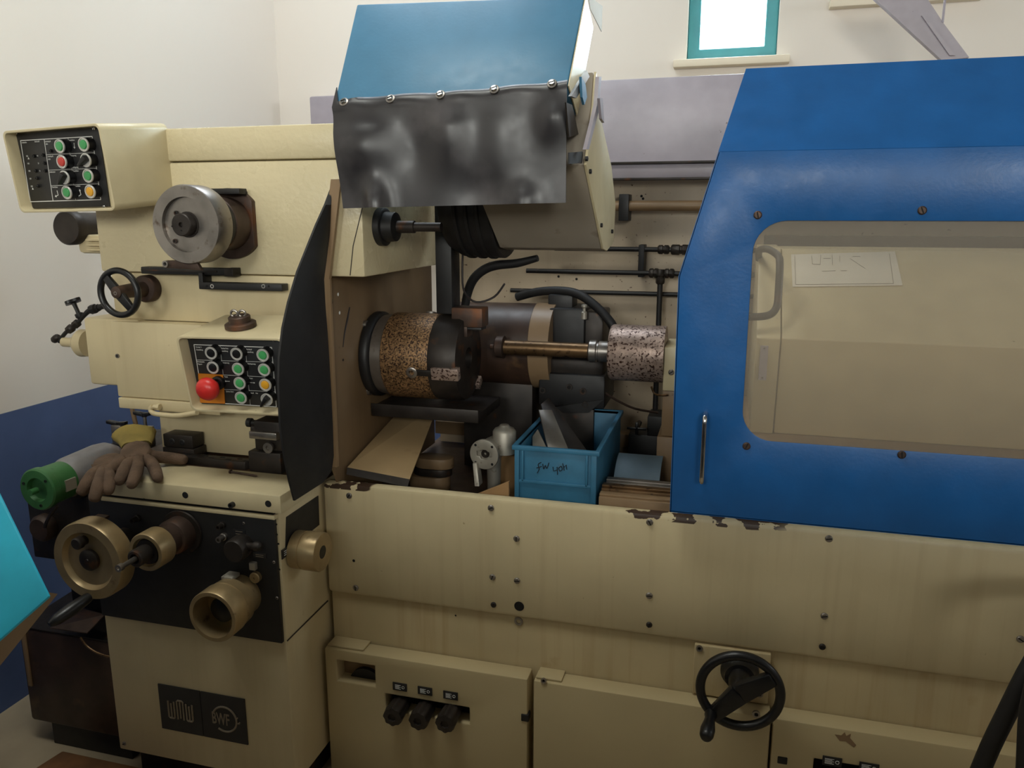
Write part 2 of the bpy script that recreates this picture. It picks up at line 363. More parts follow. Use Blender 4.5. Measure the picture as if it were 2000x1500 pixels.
fr = Fr((XR + .06, 0, 0), (0, -1, 0), (0, 0, 1))
MB().plate(fr, rect(-3.299, -2.101, 2.001, 3.099), [rect(-3.25, -2.725, 2.05, 3.05), rect(-2.675, -2.15, 2.05, 3.05)], -.025, .025).build('window_frame', 'frame_teal', w, .004)
for y0 in (2.14, 2.715): MB().box(XR + .057, XR + .063, y0, y0 + .545, 2.04, 3.06).build('pane', 'glass', w)
k = 0
for Y, wins, s in ((YB, wins_b, 1), (YF, wins_f, -1)):
    for x0, x1, z0, z1 in wins:
        k += 1; w = thing('window_%d' % k, 'window', 'window', ((x0 + x1) / 2, Y + s * .1, z0)); w['kind'] = 'structure'; del w['label']; del w['category']
        fr = FRONT((0, Y + s * .06, 0)); c = -.02, .02
        mb = MB().plate(fr, rect(x0 + .001, x1 - .001, z0 + .001, z1 - .001), [rect(x0 + .05, x1 - .05, z0 + .05, z1 - .05)], -.025, .025); mb.build('window_frame', 'frame_teal', w, .004)
        MB().box(x0 + .045, x1 - .045, Y + s * .06 - .003, Y + s * .06 + .003, z0 + .045, z1 - .045).build('pane', 'glass', w)
        y0, y1 = sorted((Y - s * .05, Y + s * .035)); MB().box(x0 - .05, x1 + .05, y0, y1, z0 - .03, z0).build('window_sill', 'plaster', w, .004)
# shallow wall ledge left of the hood, its shade put into the lilac colour
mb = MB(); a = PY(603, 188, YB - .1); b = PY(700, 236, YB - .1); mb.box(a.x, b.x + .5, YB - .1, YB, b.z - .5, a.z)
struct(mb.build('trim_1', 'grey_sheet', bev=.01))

# ================================================================== MACHINE BED
YBED = 1.80
bed = thing('grinder_bed', 'long cream machine bed with screwed front cover above cabinet doors', 'machine bed', (.5, 2.2, 0))
XB0, XB1 = -1.015, 2.1
box('bed_body', 'cream_rust', bed, XB0 + .005, XB1, YBED + .004, 2.66, .06, .56, bev=.004)
box('bed_foot', 'dark_steel', bed, XB0 + .06, XB1 - .05, YBED + .06, 2.6, 0, .06)
box('trough_floor', 'stain', bed, XB0 + .02, XB1, YBED + .03, 2.64, .56, .755)
box('front_cover', 'cream_worn', bed, XB0, XB1, YBED - .006, YBED + .032, .541, .856, bev=.011)
for px, py, kd in ((682, 968, 's'), (959, 992, 's'), (1269, 1020, 's'), (1619, 1052, 's'), (695, 1148, 's'), (962, 1127, 's'), (1010, 1134, 's'), (1009, 1052, 's'), (1268, 1163, 's'),
                   (1268, 1220, 'k'), (1610, 1203, 's'), (1606, 1263, 'k'), (964, 1181, 'k'), (1993, 1248, 's'), (1990, 1313, 'k')):
    screw(bed, PY(px, py, YBED - .006), (0, -1, 0), .0082 if kd == 's' else .0075, .005, 'steel' if kd == 's' else 'dark_steel')
for px, py, r in ((1014, 1184, .013), (691, 1095, .004)): hole(bed, PY(px, py, YBED - .0065), (0, -1, 0), r)
q = PY(1013, 1213, YBED + .004); MB().lathe(q, (0, -1, 0), [(-.004, .012), (.003, .011), (.003, .006), (-.003, .0055)], 20).build('plug_ring', 'steel', bed)
hole(bed, PY(890, 1202, YBED + .0035), (0, -1, 0), .0025)
# wheel mounting plate and its handwheel
p = PY(1357, 1256, YBED); q = PY(1499, 1368, YBED)
pl = box('wheel_plate', 'cream_rust', bed, p.x, q.x, YBED - .012, YBED + .004, q.z - .004, .538, bev=.003)
for px, py in ((1366, 1266), (1484, 1355)): screw(bed, PY(px, py, YBED - .012), (0, -1, 0), .008, .004, 'steel', kind='hex')
YH = 1.69
hc = PY(1445, 1350, YH)
bc = V((hc.x, YBED - .012, hc.z + .012))
hw = MB().torus(hc, (0, -1, 0), .0875, .011, 56, 12).build('handwheel', 'black_plastic', bed)
MB().lathe((hc.x, YBED - .012, hc.z + .0), (0, -1, 0), [(0, .044), (.02, .044), (.028, .036), (.045, .034), (.047, .026), (.102, .024), (.112, .018), (.112, 0)], 32).build('hub', 'black_plastic', hw)
for d in ((-.056, -.066), (.068, .048)):
    e = V((d[0], 0, d[1])); t = V((-d[1], 0, d[0])).normalized()
    a = hc - V((0, .012, 0)); b = a + e
    mb = MB().hexa([a - t * .024 - V((0, .006, 0)), b - t * .016 - V((0, .005, 0)), b + t * .016 - V((0, .005, 0)), a + t * .024 - V((0, .006, 0)),
                    a - t * .024 + V((0, .018, 0)), b - t * .016 + V((0, .016, 0)), b + t * .016 + V((0, .016, 0)), a + t * .024 + V((0, .018, 0))])
    mb.build('spoke', 'black_plastic', hw, .004)
gp = hc + V((-.060, -.01, -.060))
MB().lathe(gp, (-.10, -1, -.12), [(0, .013), (.008, .014), (.016, .011), (.03, .0125), (.055, .0165), (.072, .0155), (.08, .012), (.083, .006), (.083, 0)], 20).build('grip', 'black_plastic', hw)
# ---- cabinet doors
YD = 1.745
def cab(px0, px1, py, holes=(), zb=.02, zt=None):
    a = PY(px0, py, YD); zt = .402 if zt is None else zt
    b = PY(px1, py + (px1 - px0) * .155, YD)
    fr = FRONT((0, YD, 0))
    mb = MB().plate(fr, rect(a.x, b.x, zb, zt), [rect(*h) for h in holes], -(YBED - YD), 0)
    return mb.build('cabinet_door', 'cream_door', bed, .004), a.x, b.x
def hr(px0, py0, px1, py1):
    a = PY(px0, py0, YD); b = PY(px1, py1, YD); return (a.x, b.x, b.z, a.z)
h1 = hr(657, 1289, 733, 1342); h2 = hr(752, 1347, 917, 1420)
h2 = (h2[0], h2[1], h2[2] + .008, h2[3] - .02 + .008)
d1, x0, x1 = cab(633, 1030, 1255, [h1, h2])
box('top_lip', 'cream_door', d1, x0 + .004, x0 + .11, YD + .01, YBED + .003, .402, .408)
box('dial_recess', 'cream_dirty', d1, h1[0] - .01, h1[1] + .01, YBED - .012, YBED + .002, h1[2] - .01, h1[3] + .01, bev=0)
MB().cyl(((h1[0] + h1[1]) / 2 + .012, YBED - .013, h1[2] - .018), (0, -1, 0), .012, .047, 32).build('dial', 'black_panel', d1)
MB().box(h1[0] + .028, h1[1] - .001, YBED - .016, YBED - .012, h1[3] - .016, h1[3] - .002).build('scale_plate', 'black_panel', d1)
box('knob_recess', 'plug_black', d1, h2[0] - .01, h2[1] + .01, YBED - .01, YBED + .002, h2[2] - .01, h2[3] + .01, bev=0)
for i, (px, py) in enumerate(((770, 1395), (820, 1403), (872, 1408))):
    c = PY(px, py, YD - .035); c = V((c.x, YBED - .01, c.z))
    kn = MB().lathe(c, (0, -1, 0), [(0, .020), (.03, .020), (.032, .0235), (.084, .0265), (.094, .0245), (.096, .011), (.091, .010), (.091, 0)], 48, flute=8, fdepth=.06).build('fluted_knob', 'dark_steel', d1)
    lx = PY((782, 831, 881)[i], (1341, 1349, 1358)[i], YD)
    lp = MB().box(lx.x - .021, lx.x + .019, YD - .0025, YD, lx.z - .011, lx.z + .011).build('label_plate', 'black_panel', d1)
    for j in range(4): pass
    f2 = FRONT((0, YD - .0025, 0))
    mb = MB()
    for j in range(5): line(mb, f2, (lx.x - .014, lx.z + .005 - j * .0028), (lx.x + .002 - (j % 2) * .004, lx.z + .005 - j * .0028), .0009)
    mb.torus(f2.p(lx.x + .009, lx.z, .0006), (0, -1, 0), .0035, .0006, 16, 6); mb.build('lettering', 'white_paint', d1)
l = PY(1024, 1400, YD); box('latch', 'black', d1, l.x - .008, l.x + .012, YD - .003, YD + .02, l.z - .012, l.z + .008)
d2, x0, x1 = cab(1042, 1507, 1316, ())
box('top_lip', 'cream_door', d2, x0 + .004, x0 + .07, YD + .01, YBED + .003, .402, .408)
screw(d2, PY(1062, 1329, YD), (0, -1, 0), .0075, .004, 'steel', kind='hex'); screw(d2, PY(1477, 1394, YD), (0, -1, 0), .009, .005, 'steel', kind='hex')
hk = hr(1590, 1482, 1760, 1560)
d3, x0, x1 = cab(1513, 2300, 1378, [hk])
box('knob_recess', 'plug_black', d3, hk[0] - .01, hk[1] + .01, YBED - .01, YBED + .002, hk[2] - .01, hk[3] + .01, bev=0)
for px, py in ((1625, 1487), (1697, 1499)):
    lx = PY(px, py, YD); MB().box(lx.x - .021, lx.x + .021, YD - .0025, YD, lx.z - .011, lx.z + .012).build('label_plate', 'black_panel', d3)
    mb = MB(); f2 = FRONT((0, YD - .0025, 0))
    for j in range(5): line(mb, f2, (lx.x - .016, lx.z + .007 - j * .003), (lx.x + .004 - (j % 2) * .004, lx.z + .007 - j * .003), .0009)
    mb.torus(f2.p(lx.x + .011, lx.z + .001, .0006), (0, -1, 0), .004, .0006, 16, 6); mb.build('lettering', 'white_paint', d3)
    c = PY(px, 1545, YD - .03); MB().lathe((c.x, YBED - .01, c.z), (0, -1, 0), [(0, .016), (.03, .016), (.032, .019), (.082, .0205), (.092, .019), (.094, 0)], 48, flute=8, fdepth=.06).build('fluted_knob', 'dark_steel', d3)
f2 = FRONT((0, YD, 0)); sm = [f2.at(x, y) for x, y in ((1630, 1434), (1643, 1436), (1650, 1430), (1653, 1437), (1662, 1433), (1660, 1441), (1672, 1455), (1668, 1460), (1652, 1448), (1640, 1447))]
MB().plate(f2, list(reversed(sm)), [], 0, .0006).build('smudge', 'cream_dirty', d3)
l = PY(1522, 1483, YD); box('latch', 'black', d3, l.x - .004, l.x + .018, YD - .003, YD + .02, l.z - .01, l.z + .008)
# hose hanging in front of the third door
hp = [PY(2330, 1230, 1.785), PY(2200, 1170, 1.68), PY(2085, 1195, 1.50), PY(2020, 1290, 1.45), PY(1968, 1390, 1.45), PY(1925, 1480, 1.46), PY(1890, 1580, 1.48), PY(1880, 1700, 1.5)]
tag(MB().tube(hp, .0165, 12).build('drain_hose', 'rubber_dark'), 'thin black hose slanting down before the cabinet door', 'hose')
hp = [PY(2420, 1270, 1.785), PY(2260, 1180, 1.62), PY(2085, 1205, 1.42), PY(2020, 1350, 1.40), PY(2006, 1480, 1.41), PY(2004, 1600, 1.43), PY(2006, 1700, 1.44)]
tag(MB().tube(hp, .0165, 12).build('drain_hose', 'rubber_dark'), 'black hose hanging upright at the picture edge beside the slanting hose', 'hose')

# ---- back wall of the work chamber, cover and pipes
YW = 2.56
bk = thing('rear_cover', 'spattered cream rear splash wall with grey upper cover sheet', 'machine cover', (.2, YW + .05, .757))
box('splash_wall', 'back_sheet', bk, -.97, 2.05, YW, YW + .02, .757, 1.69)
p0 = PY(1165, 151, YW - .02)
mb = MB().prism([(-.9, YW - .06, 1.70), (2.05, YW - .06, 1.70), (2.05, YW + .05, p0.z + .01), (-.9, YW + .05, p0.z)], (0, .02, 0)); mb.build('cover_sheet', 'grey_sheet', bk, .002)
box('rail_channel', 'grey_sheet', bk, -.9, 2.05, YW - .08, YW, 1.655, 1.70, bev=.004)
box('rail_lip', 'dark_steel', bk, -.9, 2.05, YW - .09, YW - .08, 1.648, 1.656)
box('rail_lip', 'dark_steel', bk, -.9, 2.05, YW - .09, YW - .08, 1.695, 1.703)
box('ledge', 'cream_dirty', bk, -.97, -.2, YW - .05, YW, .80, .845)
for px, py in ((1091, 540), (1126, 545), (1253, 383), (1256, 388)): hole(bk, PY(px, py, YW - .0005), (0, -1, 0), .004)
def pipe(label, pts, r, m, fits=(), brk=()):
    t = thing('coolant_pipe', label, 'pipe', pts[0]); MB().tube(pts, r, 14).build('tube', m, t)
    for (c, ax, L, rr) in fits: MB().lathe(c, ax, [(0, rr * .8), (.004, rr), (L * .42, rr), (L * .46, rr * .8), (L * .54, rr * .8), (L * .58, rr), (L - .004, rr), (L, rr * .8)], 8).build('fitting', 'dark_steel', t)
    for b in brk: MB().box(*b).build('bracket', 'black', t, .002)
    return t
z1 = PY(1280, 402, YW - .05); 
a = PY(1180, 403, YW - .05); b = PY(1222, 402, YW - .05)
pipe('thick tan pipe clamped along the rear wall', [(a.x - .3, YW - .05, z1.z), (1.3, YW - .05, z1.z)], .016, 'cream_dirty',
     brk=[(b.x - .018, b.x + .012, YW - .075, YW, z1.z - .045, z1.z + .035)])
q = PY(1250, 487, YW - .05); b = PY(1253, 487, YW - .05); f = PY(1285, 484, YW - .05)
pipe('thin black pipe with couplings below the tan pipe', [(-.55, YW - .05, q.z), (.6, YW - .05, q.z)], .0075, 'black',
     fits=[((f.x, YW - .05, q.z), (1, 0, 0), .035, .014), ((f.x + .04, YW - .05, q.z), (1, 0, 0), .06, .016)],
     brk=[(b.x - .008, b.x + .01, YW - .06, YW, q.z - .085, q.z + .014)])
q2 = PY(1250, 533, YW - .06); t = PY(1290, 535, YW - .06)
pipe('thin black pipe with tee fitting, second from the rear wall foot', [(-.64, YW - .06, q2.z), (.6, YW - .06, q2.z)], .0075, 'black',
     fits=[((t.x - .035, YW - .06, q2.z), (1, 0, 0), .03, .015), ((t.x + .012, YW - .06, q2.z), (1, 0, 0), .03, .015), ((t.x, YW - .06, q2.z + .012), (0, 0, -1), .045, .014)])
vz = PY(1289, 860, YW - .06)
pipe('upright black pipe dropping from the tee fitting', [(t.x, YW - .06, q2.z - .03), (t.x, YW - .06, vz.z)], .0085, 'black')
q3 = PY(1200, 572, YW - .035)
pipe('thin black pipe running lowest along the rear wall', [(-.70, YW - .035, q3.z), (.6, YW - .035, q3.z)], .007, 'black')

# ================================================================== SPLASH GUARD (left side of the chamber)
XG = -.975
gd = thing('splash_guard', 'cream side splash guard plate with black rubber flap in front', 'machine guard', (XG, 2.0, .86))
fr = RIGHT((XG, 0, 0))
def yz(px, py): v = PX(px, py, XG); return (v.y, v.z)
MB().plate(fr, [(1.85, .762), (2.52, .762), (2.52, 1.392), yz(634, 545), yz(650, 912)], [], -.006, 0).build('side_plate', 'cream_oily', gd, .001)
top = PY(655, 350, 1.765); mid = PY(634, 545, 1.765); bot = PY(650, 912, 1.775)
mb = MB()
for a, b in ((top, mid), (mid, bot)): mb.hexa([a + V((-.012, 0, 0)), a + V((.014, 0, 0)), b + V((.012, 0, 0)), b + V((-.014, 0, 0)), a + V((-.012, .008, 0)), a + V((.014, .008, 0)), b + V((.012, .012, 0)), b + V((-.014, .012, 0))])
mb.build('front_flange', 'cream_dirty', gd)
edge = [(655, 350), (636, 400), (618, 440), (600, 485), (582, 530), (564, 590), (553, 640), (546, 700), (545, 750), (548, 830), (556, 890), (566, 940), (576, 978)]
inner = [(658, 352), (652, 400), (645, 450), (639, 500), (633, 545), (636, 600), (640, 650), (643, 700), (646, 750), (650, 830), (652, 890), (648, 920), (632, 942)]
L_, R_ = [], []
for i, ((a, b), (c, d)) in enumerate(zip(edge, inner)):
    xx = -.966 + (0.03 * max(0, (5 - i) / 5))
    L_.append(PX(a, b, xx)); q = PX(c, d, xx + .006); q.y = min(q.y, 1.768); R_.append(q)
vs = []; fs = []
n = len(L_)
for i in range(n):
    for j in range(5):
        t = j / 4; vs.append(L_[i].lerp(R_[i], t) + V((.012 * math.sin(t * math.pi) * math.sin(i / 12 * math.pi), 0, 0)))
for i in range(n - 1):
    for j in range(4): fs.append((i * 5 + j, i * 5 + j + 1, i * 5 + j + 6, i * 5 + j + 5))
k = len(vs); vs2 = vs + [v + V((-.005, 0, 0)) for v in vs]; fs2 = fs + [tuple(i + k for i in reversed(f)) for f in fs]
brd = [i * 5 for i in range(n)] + [(n - 1) * 5 + j for j in range(1, 5)] + [i * 5 + 4 for i in range(n - 2, -1, -1)] + [3, 2, 1]
for i in range(len(brd)): a, b = brd[i], brd[(i + 1) % len(brd)]; fs2.append((a, b, b + k, a + k))
lab(MB().add(vs2, fs2).build('rubber_flap', 'rubber_dark', gd), 'black curved rubber flap')
for px, py in ((644, 573), (646, 588)): screw(gd, PX(px, py, XG), (1, 0, 0), .008, .004, 'dark_steel')
for px, py in ((660, 575), (663, 611)): hole(gd, PX(px, py, XG + .0005), (1, 0, 0), .0045, 'bright_hole').data.materials[0] = M['white_paint']
for px, py in ((642, 666), (656, 808), (657, 853), (670, 703)): hole(gd, PX(px, py, XG + .0005), (1, 0, 0), .0035)
mb = MB().tube([PX(683, 600, XG + .001), PX(678, 625, XG + .001), PX(673, 650, XG + .001), PX(670, 678, XG + .001)], [.0015, .003, .0022, .001], 6); mb.build('scratch', 'wire', gd)
# chip tray sheet leaning below it
t4 = [V((XG + .008, 1.845, .885)), PY(800, 936, 1.85), PY(856, 790, 2.25), V((XG + .008, 2.25, .965))]
tr = MB().prism(t4, (0, 0, -.004)).build('chip_tray', 'tray_cream')
tag(tr, 'bent cream sheet tray sloping below the side splash guard', 'tray')
mb = MB().prism([t4[0], t4[1], t4[1] + V((-.004, -.006, -.02)), t4[0] + V((0, -.006, -.018))], (0, .003, 0)); mb.build('folded_lip', 'dark_steel', tr)

# ================================================================== HEADSTOCK COLUMN
YC = 1.80
hd = thing('headstock_column', 'tall cream headstock column carrying dial drum, handwheel and brackets', 'machine column', (-1.3, 2.1, .90))
XH0, XH1 = -1.655, -.872
box('upper_body', 'cream_brush', hd, XH0, XH1, YC, 2.34, 1.397, 1.679, bev=.006)
box('top_cap', 'cream_brush', hd, XH0 + .2, XH1 - .02, YC - .003, 2.34, 1.681, 1.762, bev=.006)
box('middle_body', 'cream', hd, XH0 + .03, -1.0, YC, 2.3, 1.268, 1.395, bev=.005)
box('lower_body', 'cream', hd, XH0 + .045, -1.0, YC + .002, 2.3, 1.03, 1.266, bev=.005)
box('foot', 'cream', hd, -1.53, -1.0, YC + .02, 2.25, .90, 1.03, bev=.005)
a = PY(165, 625, YC - .02); b = PY(222, 742, YC - .02)
box('gear_cover', 'cream', hd, a.x, -1.53, YC - .025, 2.2, 1.085, 1.272, bev=.008)
a = PY(205, 622, YC - .04); b = PY(396, 778, YC - .04)
sc = box('access_plate', 'cream', hd, a.x + .02, PY(396, 640, YC - .04).x, YC - .045, YC, PY(300, 778, YC - .04).z, 1.268, bev=.003)
box('plate_foot', 'cream', hd, PY(236, 780, YC - .04).x, -1.28, YC - .05, YC, PY(300, 800, YC - .04).z, PY(300, 778, YC - .04).z - .002, bev=.003)
screw(hd, PY(230, 695, YC - .045), (0, -1, 0), .006, .004, 'steel', kind='hex')
mb = MB(); gy = YC - .0012
gl = [PY(708, 405, YC), PY(690, 480, YC), PY(684, 538, YC)]
for a, b in zip(gl, gl[1:]): mb.hexa([(a.x - .001, gy, a.z), (a.x + .001, gy, a.z), (b.x + .001, gy, b.z), (b.x - .001, gy, b.z), (a.x - .001, YC, a.z), (a.x + .001, YC, a.z), (b.x + .001, YC, b.z), (b.x - .001, YC, b.z)])
mb.build('crack', 'wire', hd)
# -- dial drum
dc = PY(455, 437, YC)
dx, dz = dc.x, dc.z
ax = (0, -1, 0)
ds = MB()
out = []
for i in range(64):
    t = 2 * math.pi * i / 64; r = .088; x = r * math.cos(t); z = r * math.sin(t)
    x = min(x, .068); out.append((dx + x, dz + z))
fr = FRONT((0, YC, 0))
dd = MB().plate(fr, out, [], -.002, .016).build('dial_drum', 'rust_steel', hd, .002)
MB().lathe((dx, YC - .016, dz), ax, [(0, .064), (.012, .066), (.062, .066), (.064, .064)], 48).build('drum_body', 'rust_steel', dd)
MB().lathe((dx, YC - .08, dz), ax, [(0, .064), (.02, .070), (.026, .064), (.034, .070), (.04, .066), (.05, .066)], 48).build('seal_ring', 'rubber_dark', dd)
MB().lathe((dx, YC - .13, dz), ax, [(0, .088), (.004, .0915), (.052, .0915), (.056, .089), (.056, .0635), (.046, .0625), (.046, 0)], 64).build('rim', 'steel', dd)
MB().lathe((dx, YC - .176, dz), ax, [(0, .030), (.002, .030), (.002, .026), (.024, .026), (.026, .024), (.026, .006), (.02, .005), (.02, 0)], 36).build('boss', 'dark_steel', dd)
for px, py in ((344, 416), (342, 471), (382, 451)): screw(dd, PY(px, py, YC - .178), ax, .0055, .003, 'dark_steel', kind='hex')
for px, py in ((336, 442), (354, 450)): hole(dd, PY(px, py, YC - .2025), ax, .0018)
b0 = PY(322, 517, YC - .18)
mb = MB().hexa([(b0.x + .0, b0.y, b0.z - .008), (b0.x + .10, b0.y + .0, b0.z - .012), (b0.x + .085, b0.y, b0.z + .012), (b0.x + .0, b0.y, b0.z + .010),
                (b0.x + .0, b0.y + .012, b0.z - .008), (b0.x + .10, b0.y + .012, b0.z - .012), (b0.x + .085, b0.y + .012, b0.z + .012), (b0.x + .0, b0.y + .012, b0.z + .010)])
mb.build('stop_arm', 'rust_steel', dd, .003)
screw(dd, b0 + V((.004, 0, .002)), ax, .008, .006, 'steel', kind='hex')
screw(dd, PY(478, 377, YC - .017), ax, .0075, .004, 'dark_steel', kind='hex')
a = PY(415, 373, YC - .05); box('index_arm', 'black', dd, a.x - .006, a.x + .075, YC - .05, YC - .016, a.z - .008, a.z + .006)
box('index_tip', 'steel', dd, a.x - .022, a.x - .004, YC - .048, YC - .03, a.z - .004, a.z + .005)
# -- handwheel on the column
yb = YC; fc = PY(295, 563, YC - .02)
hwc = V((fc.x, 1.685, fc.z)); w0 = PY(233, 572, 1.685); hwc = V((w0.x, 1.685, w0.z))
ch = MB().torus(hwc, ax, .0565, .0082, 48, 12, 1.1).build('handwheel', 'black_plastic', hd)
MB().lathe((hwc.x, YC - .002, hwc.z + .002), ax, [(0, .036), (.022, .036), (.026, .033), (.028, .02), (.06, .019), (.10, .017), (.125, .015), (.127, .006), (.127, 0)], 32).build('hub', 'rust_steel', ch)
for s in (-1, 1):
    e = V((-.034, 0, .040)) * s; t = V((.040, 0, .034)).normalized(); a = hwc - V((0, .004, 0)); b = a + e
    MB().hexa([a - t * .013 - V((0, .006, 0)), b - t * .010 - V((0, .003, 0)), b + t * .010 - V((0, .003, 0)), a + t * .013 - V((0, .006, 0)), a - t * .013 + V((0, .008, 0)), b - t * .01 + V((0, .008, 0)), b + t * .01 + V((0, .008, 0)), a + t * .013 + V((0, .008, 0))]).build('spoke', 'black_plastic', ch, .003)
screw(ch, hwc - V((0, .0125, 0)), ax, .005, .003, 'steel', kind='hex')
# -- stop bars under the drum
a = PY(275, 527, YC - .03); b = PY(437, 527, YC - .03)
sb = box('stop_rail', 'black', hd, a.x, b.x + .02, YC - .03, YC, a.z - .010, a.z + .008)
box('slide_groove', 'dark_steel', sb, a.x + .002, b.x - .02, YC - .032, YC - .03, a.z - .002, a.z + .002, bev=0)
box('end_block', 'dark_steel', sb, b.x + .004, b.x + .03, YC - .036, YC, a.z - .012, a.z + .009)
a = PY(388, 558, YC - .04); b = PY(550, 560, YC - .04)
s2 = MB().box(a.x, b.x, YC - .04, YC - .008, a.z - .009, a.z + .009).build('stop_bar', 'black', hd, .002)
box('bar_post', 'black', s2, a.x - .001, a.x + .012, YC - .038, YC, a.z - .009, a.z + .033)
for px in (415, 515): screw(s2, PY(px, 559, YC - .04), ax, .0055, .003, 'chrome', kind='hex')
for px in (404, 525): hole(s2, PY(px, 559, YC - .0405), ax, .0028)
# -- motor behind the column, seen left
mc = PY(150, 445, 1.95)
mt = MB().lathe((mc.x - .02, 1.93, mc.z), (0, 1, 0), [(0, .045), (.006, .05), (.03, .05), (.032, .044), (.2, .044), (.2, 0)], 36).build('drive_motor', 'dark_steel', hd)
MB().box(mc.x - .015, mc.x + .12, 1.96, 2.2, mc.z - .075, mc.z - .02).build('motor_box', 'cream', mt, .012)
for i in range(3): MB().box(mc.x + .03, mc.x + .12, 1.945, 1.96, mc.z - .066 + i * .014, mc.z - .06 + i * .014).build('cooling_fin', 'cream', mt, .001)
# -- spindle nose sleeve on the gear cover, left
sc_ = PY(163, 670, 1.95)
sl = MB().lathe((sc_.x + .02, 1.95, sc_.z), (-1, 0, 0), [(0, .040), (.025, .042), (.036, .034), (.04, .016), (.044, .0145), (.094, .0145), (.096, .012), (.096, 0)], 32).build('spindle_sleeve', 'cream', hd)
# -- pipe elbow under the lower console
a = PY(310, 795, YC - .06)
MB().lathe((a.x + .004, a.y, a.z), (-1, 0, 0), [(0, .009), (.008, .009), (.008, .006), (.02, .006)], 6).build('hex_union', 'cream', hd)
MB().tube([a + V((-.018, 0, 0)), a + V((-.026, 0, -.006)), a + V((-.022, -.002, -.014)), a + V((0, -.01, -.017)), PY(345, 812, YC - .08), PY(385, 806, YC - .09)], .0068, 10).build('conduit', 'cream', hd)

# coolant valve line on the left of the column
vl = thing('coolant_valve', 'black needle valve on a slanted pipe left of the column', 'valve', PY(110, 668, 1.95))
yv = 1.95
p = [PY(115, 668, yv), PY(128, 650, yv), PY(150, 632, yv), PY(165, 615, yv), PY(178, 605, yv), PY(205, 597, yv)]
MB().tube(p, [.006, .006, .006, .007, .008, .009], 10).build('pipe', 'black', vl)
MB().lathe(p[1], p[2] - p[1], [(.012, .008), (.014, .012), (.03, .0135), (.034, .010), (.044, .010), (.046, .0125), (.06, .0125), (.064, .008)], 8).build('union', 'dark_steel', vl)
MB().lathe(p[4], p[5] - p[4], [(-.004, .01), (0, .014), (.018, .014), (.02, .01), (.03, .011)], 8).build('union', 'black', vl)
MB().lathe(PY(103, 666, yv), PY(128, 648, yv) - PY(103, 666, yv), [(0, .006), (.006, .011), (.018, .012), (.026, .011), (.03, .007)], 10).build('elbow', 'dark_steel', vl)
v0 = PY(158, 622, yv); v1 = PY(146, 596, yv); d = v1 - v0
MB().lathe(v0, d, [(0, .008), (.006, .012), (.016, .012), (.018, .006), (.036, .006), (.05, .007)], 8).build('bonnet', 'black', vl)
MB().lathe(PY(143, 590, yv), d, [(-.004, .010), (-.002, .024), (.006, .024), (.008, .010), (.008, 0)], 36, flute=4, fdepth=.12).build('valve_knob', 'black_plastic', vl)

# ================================================================== CONTROL CONSOLES
def console(t, TL, TR, BL, depth, rim=.006, rec=.032, rr=.016, panel='black_panel', right_cut=0):
    u = TR - TL; v = TL - BL; fr = Fr(BL, u, v); w = u.length; h = fr.v.dot(v)
    # outer shell open to the front
    mb = MB().plate(fr, rrect(0, w, 0, h, rr), [rrect(rim, w - rim, rim, h - rim, rr - rim * .6)], -depth, 0)
    mb.build('housing', 'cream_clean', t, .0012)
    mb = MB().plate(fr, rrect(.001, w - .001, .001, h - .001, rr), [], -depth - .004, -depth); mb.build('rear_panel', 'cream_clean', t)
    mb = MB().plate(fr, rrect(rim + .001, w - rim - .001, rim + .001, h - rim - .001, rr - rim * .6), [], -rec - .004, -rec - .002); mb.build('inner_plate', 'cream_clean', t)
    return fr, w, h
def button(t, fr, px, py, cm, r=.0165, hgt=.024, c=-.03, name='push_button'):
    a, b = fr.at(px, py, c + hgt); p = fr.p(a, b, c)
    bt = MB().lathe(p, fr.n, [(0, r * .96), (hgt * .85, r * .96), (hgt * .87, r * .9)], 28).build(name, 'black_plastic', t)
    MB().lathe(p, fr.n, [(hgt * .84, r * .99), (hgt * .95, r), (hgt, r * .96), (hgt, r * .84), (hgt * .9, r * .82)], 32, closed=False).build('chrome_ring', 'silver_ring', bt)
    MB().lathe(p, fr.n, [(hgt * .82, r * .83), (hgt * .84, r * .70)], 28).build('well', 'black_plastic', bt)
    if cm:
        MB().lathe(p, fr.n, [(hgt * .84, r * .66), (hgt * .98, r * .66), (hgt * 1.05, r * .6), (hgt * 1.08, r * .4), (hgt * 1.08, 0)], 28).build('button_cap', cm, bt)
    return bt, p, a, b
def selector(t, fr, px, py, ang, r=.0165, c=-.03):
    bt, p, a, b = button(t, fr, px, py, None, r=r, c=c, name='selector_switch')
    e = fr.u * math.cos(ang) + fr.v * math.sin(ang); q = fr.n.cross(e); h = .024
    p1 = p + fr.n * h * .9
    MB().hexa([p1 - e * r * .7 - q * r * .4 + fr.n * .014, p1 + e * r * 1.25 - q * r * .16 + fr.n * .014, p1 + e * r * 1.25 + q * r * .16 + fr.n * .014, p1 - e * r * .7 + q * r * .4 + fr.n * .014,
               p1 - e * r * .7 - q * r * .5, p1 + e * r * 1.3 - q * r * .2, p1 + e * r * 1.3 + q * r * .2, p1 - e * r * .7 + q * r * .5]).build('knob_lever', 'black_plastic', bt, .002)
    return bt
uc = thing('control_console', 'upper cream control console with green, red and amber buttons', 'control panel', PY(120, 415, 1.75))
TL, TR, BL = PY(5, 256, 1.645), PY(195, 240, 1.60), PY(40, 416, 1.665)
fr, w, h = console(uc, TL, TR, BL, .20)
CP = -.03
def quad(fr, pts, c): return [fr.at(x, y, c) for x, y in pts]
pa = quad(fr, [(27, 256), (191, 246), (215, 406), (50, 411)], CP)
pa = [(max(.008, min(w - .008, a)), max(.008, min(h - .008, b))) for a, b in pa]
pn = MB().plate(fr, list(reversed(pa)), [], CP - .003, CP).build('face_plate', 'black_panel', uc, .0008)
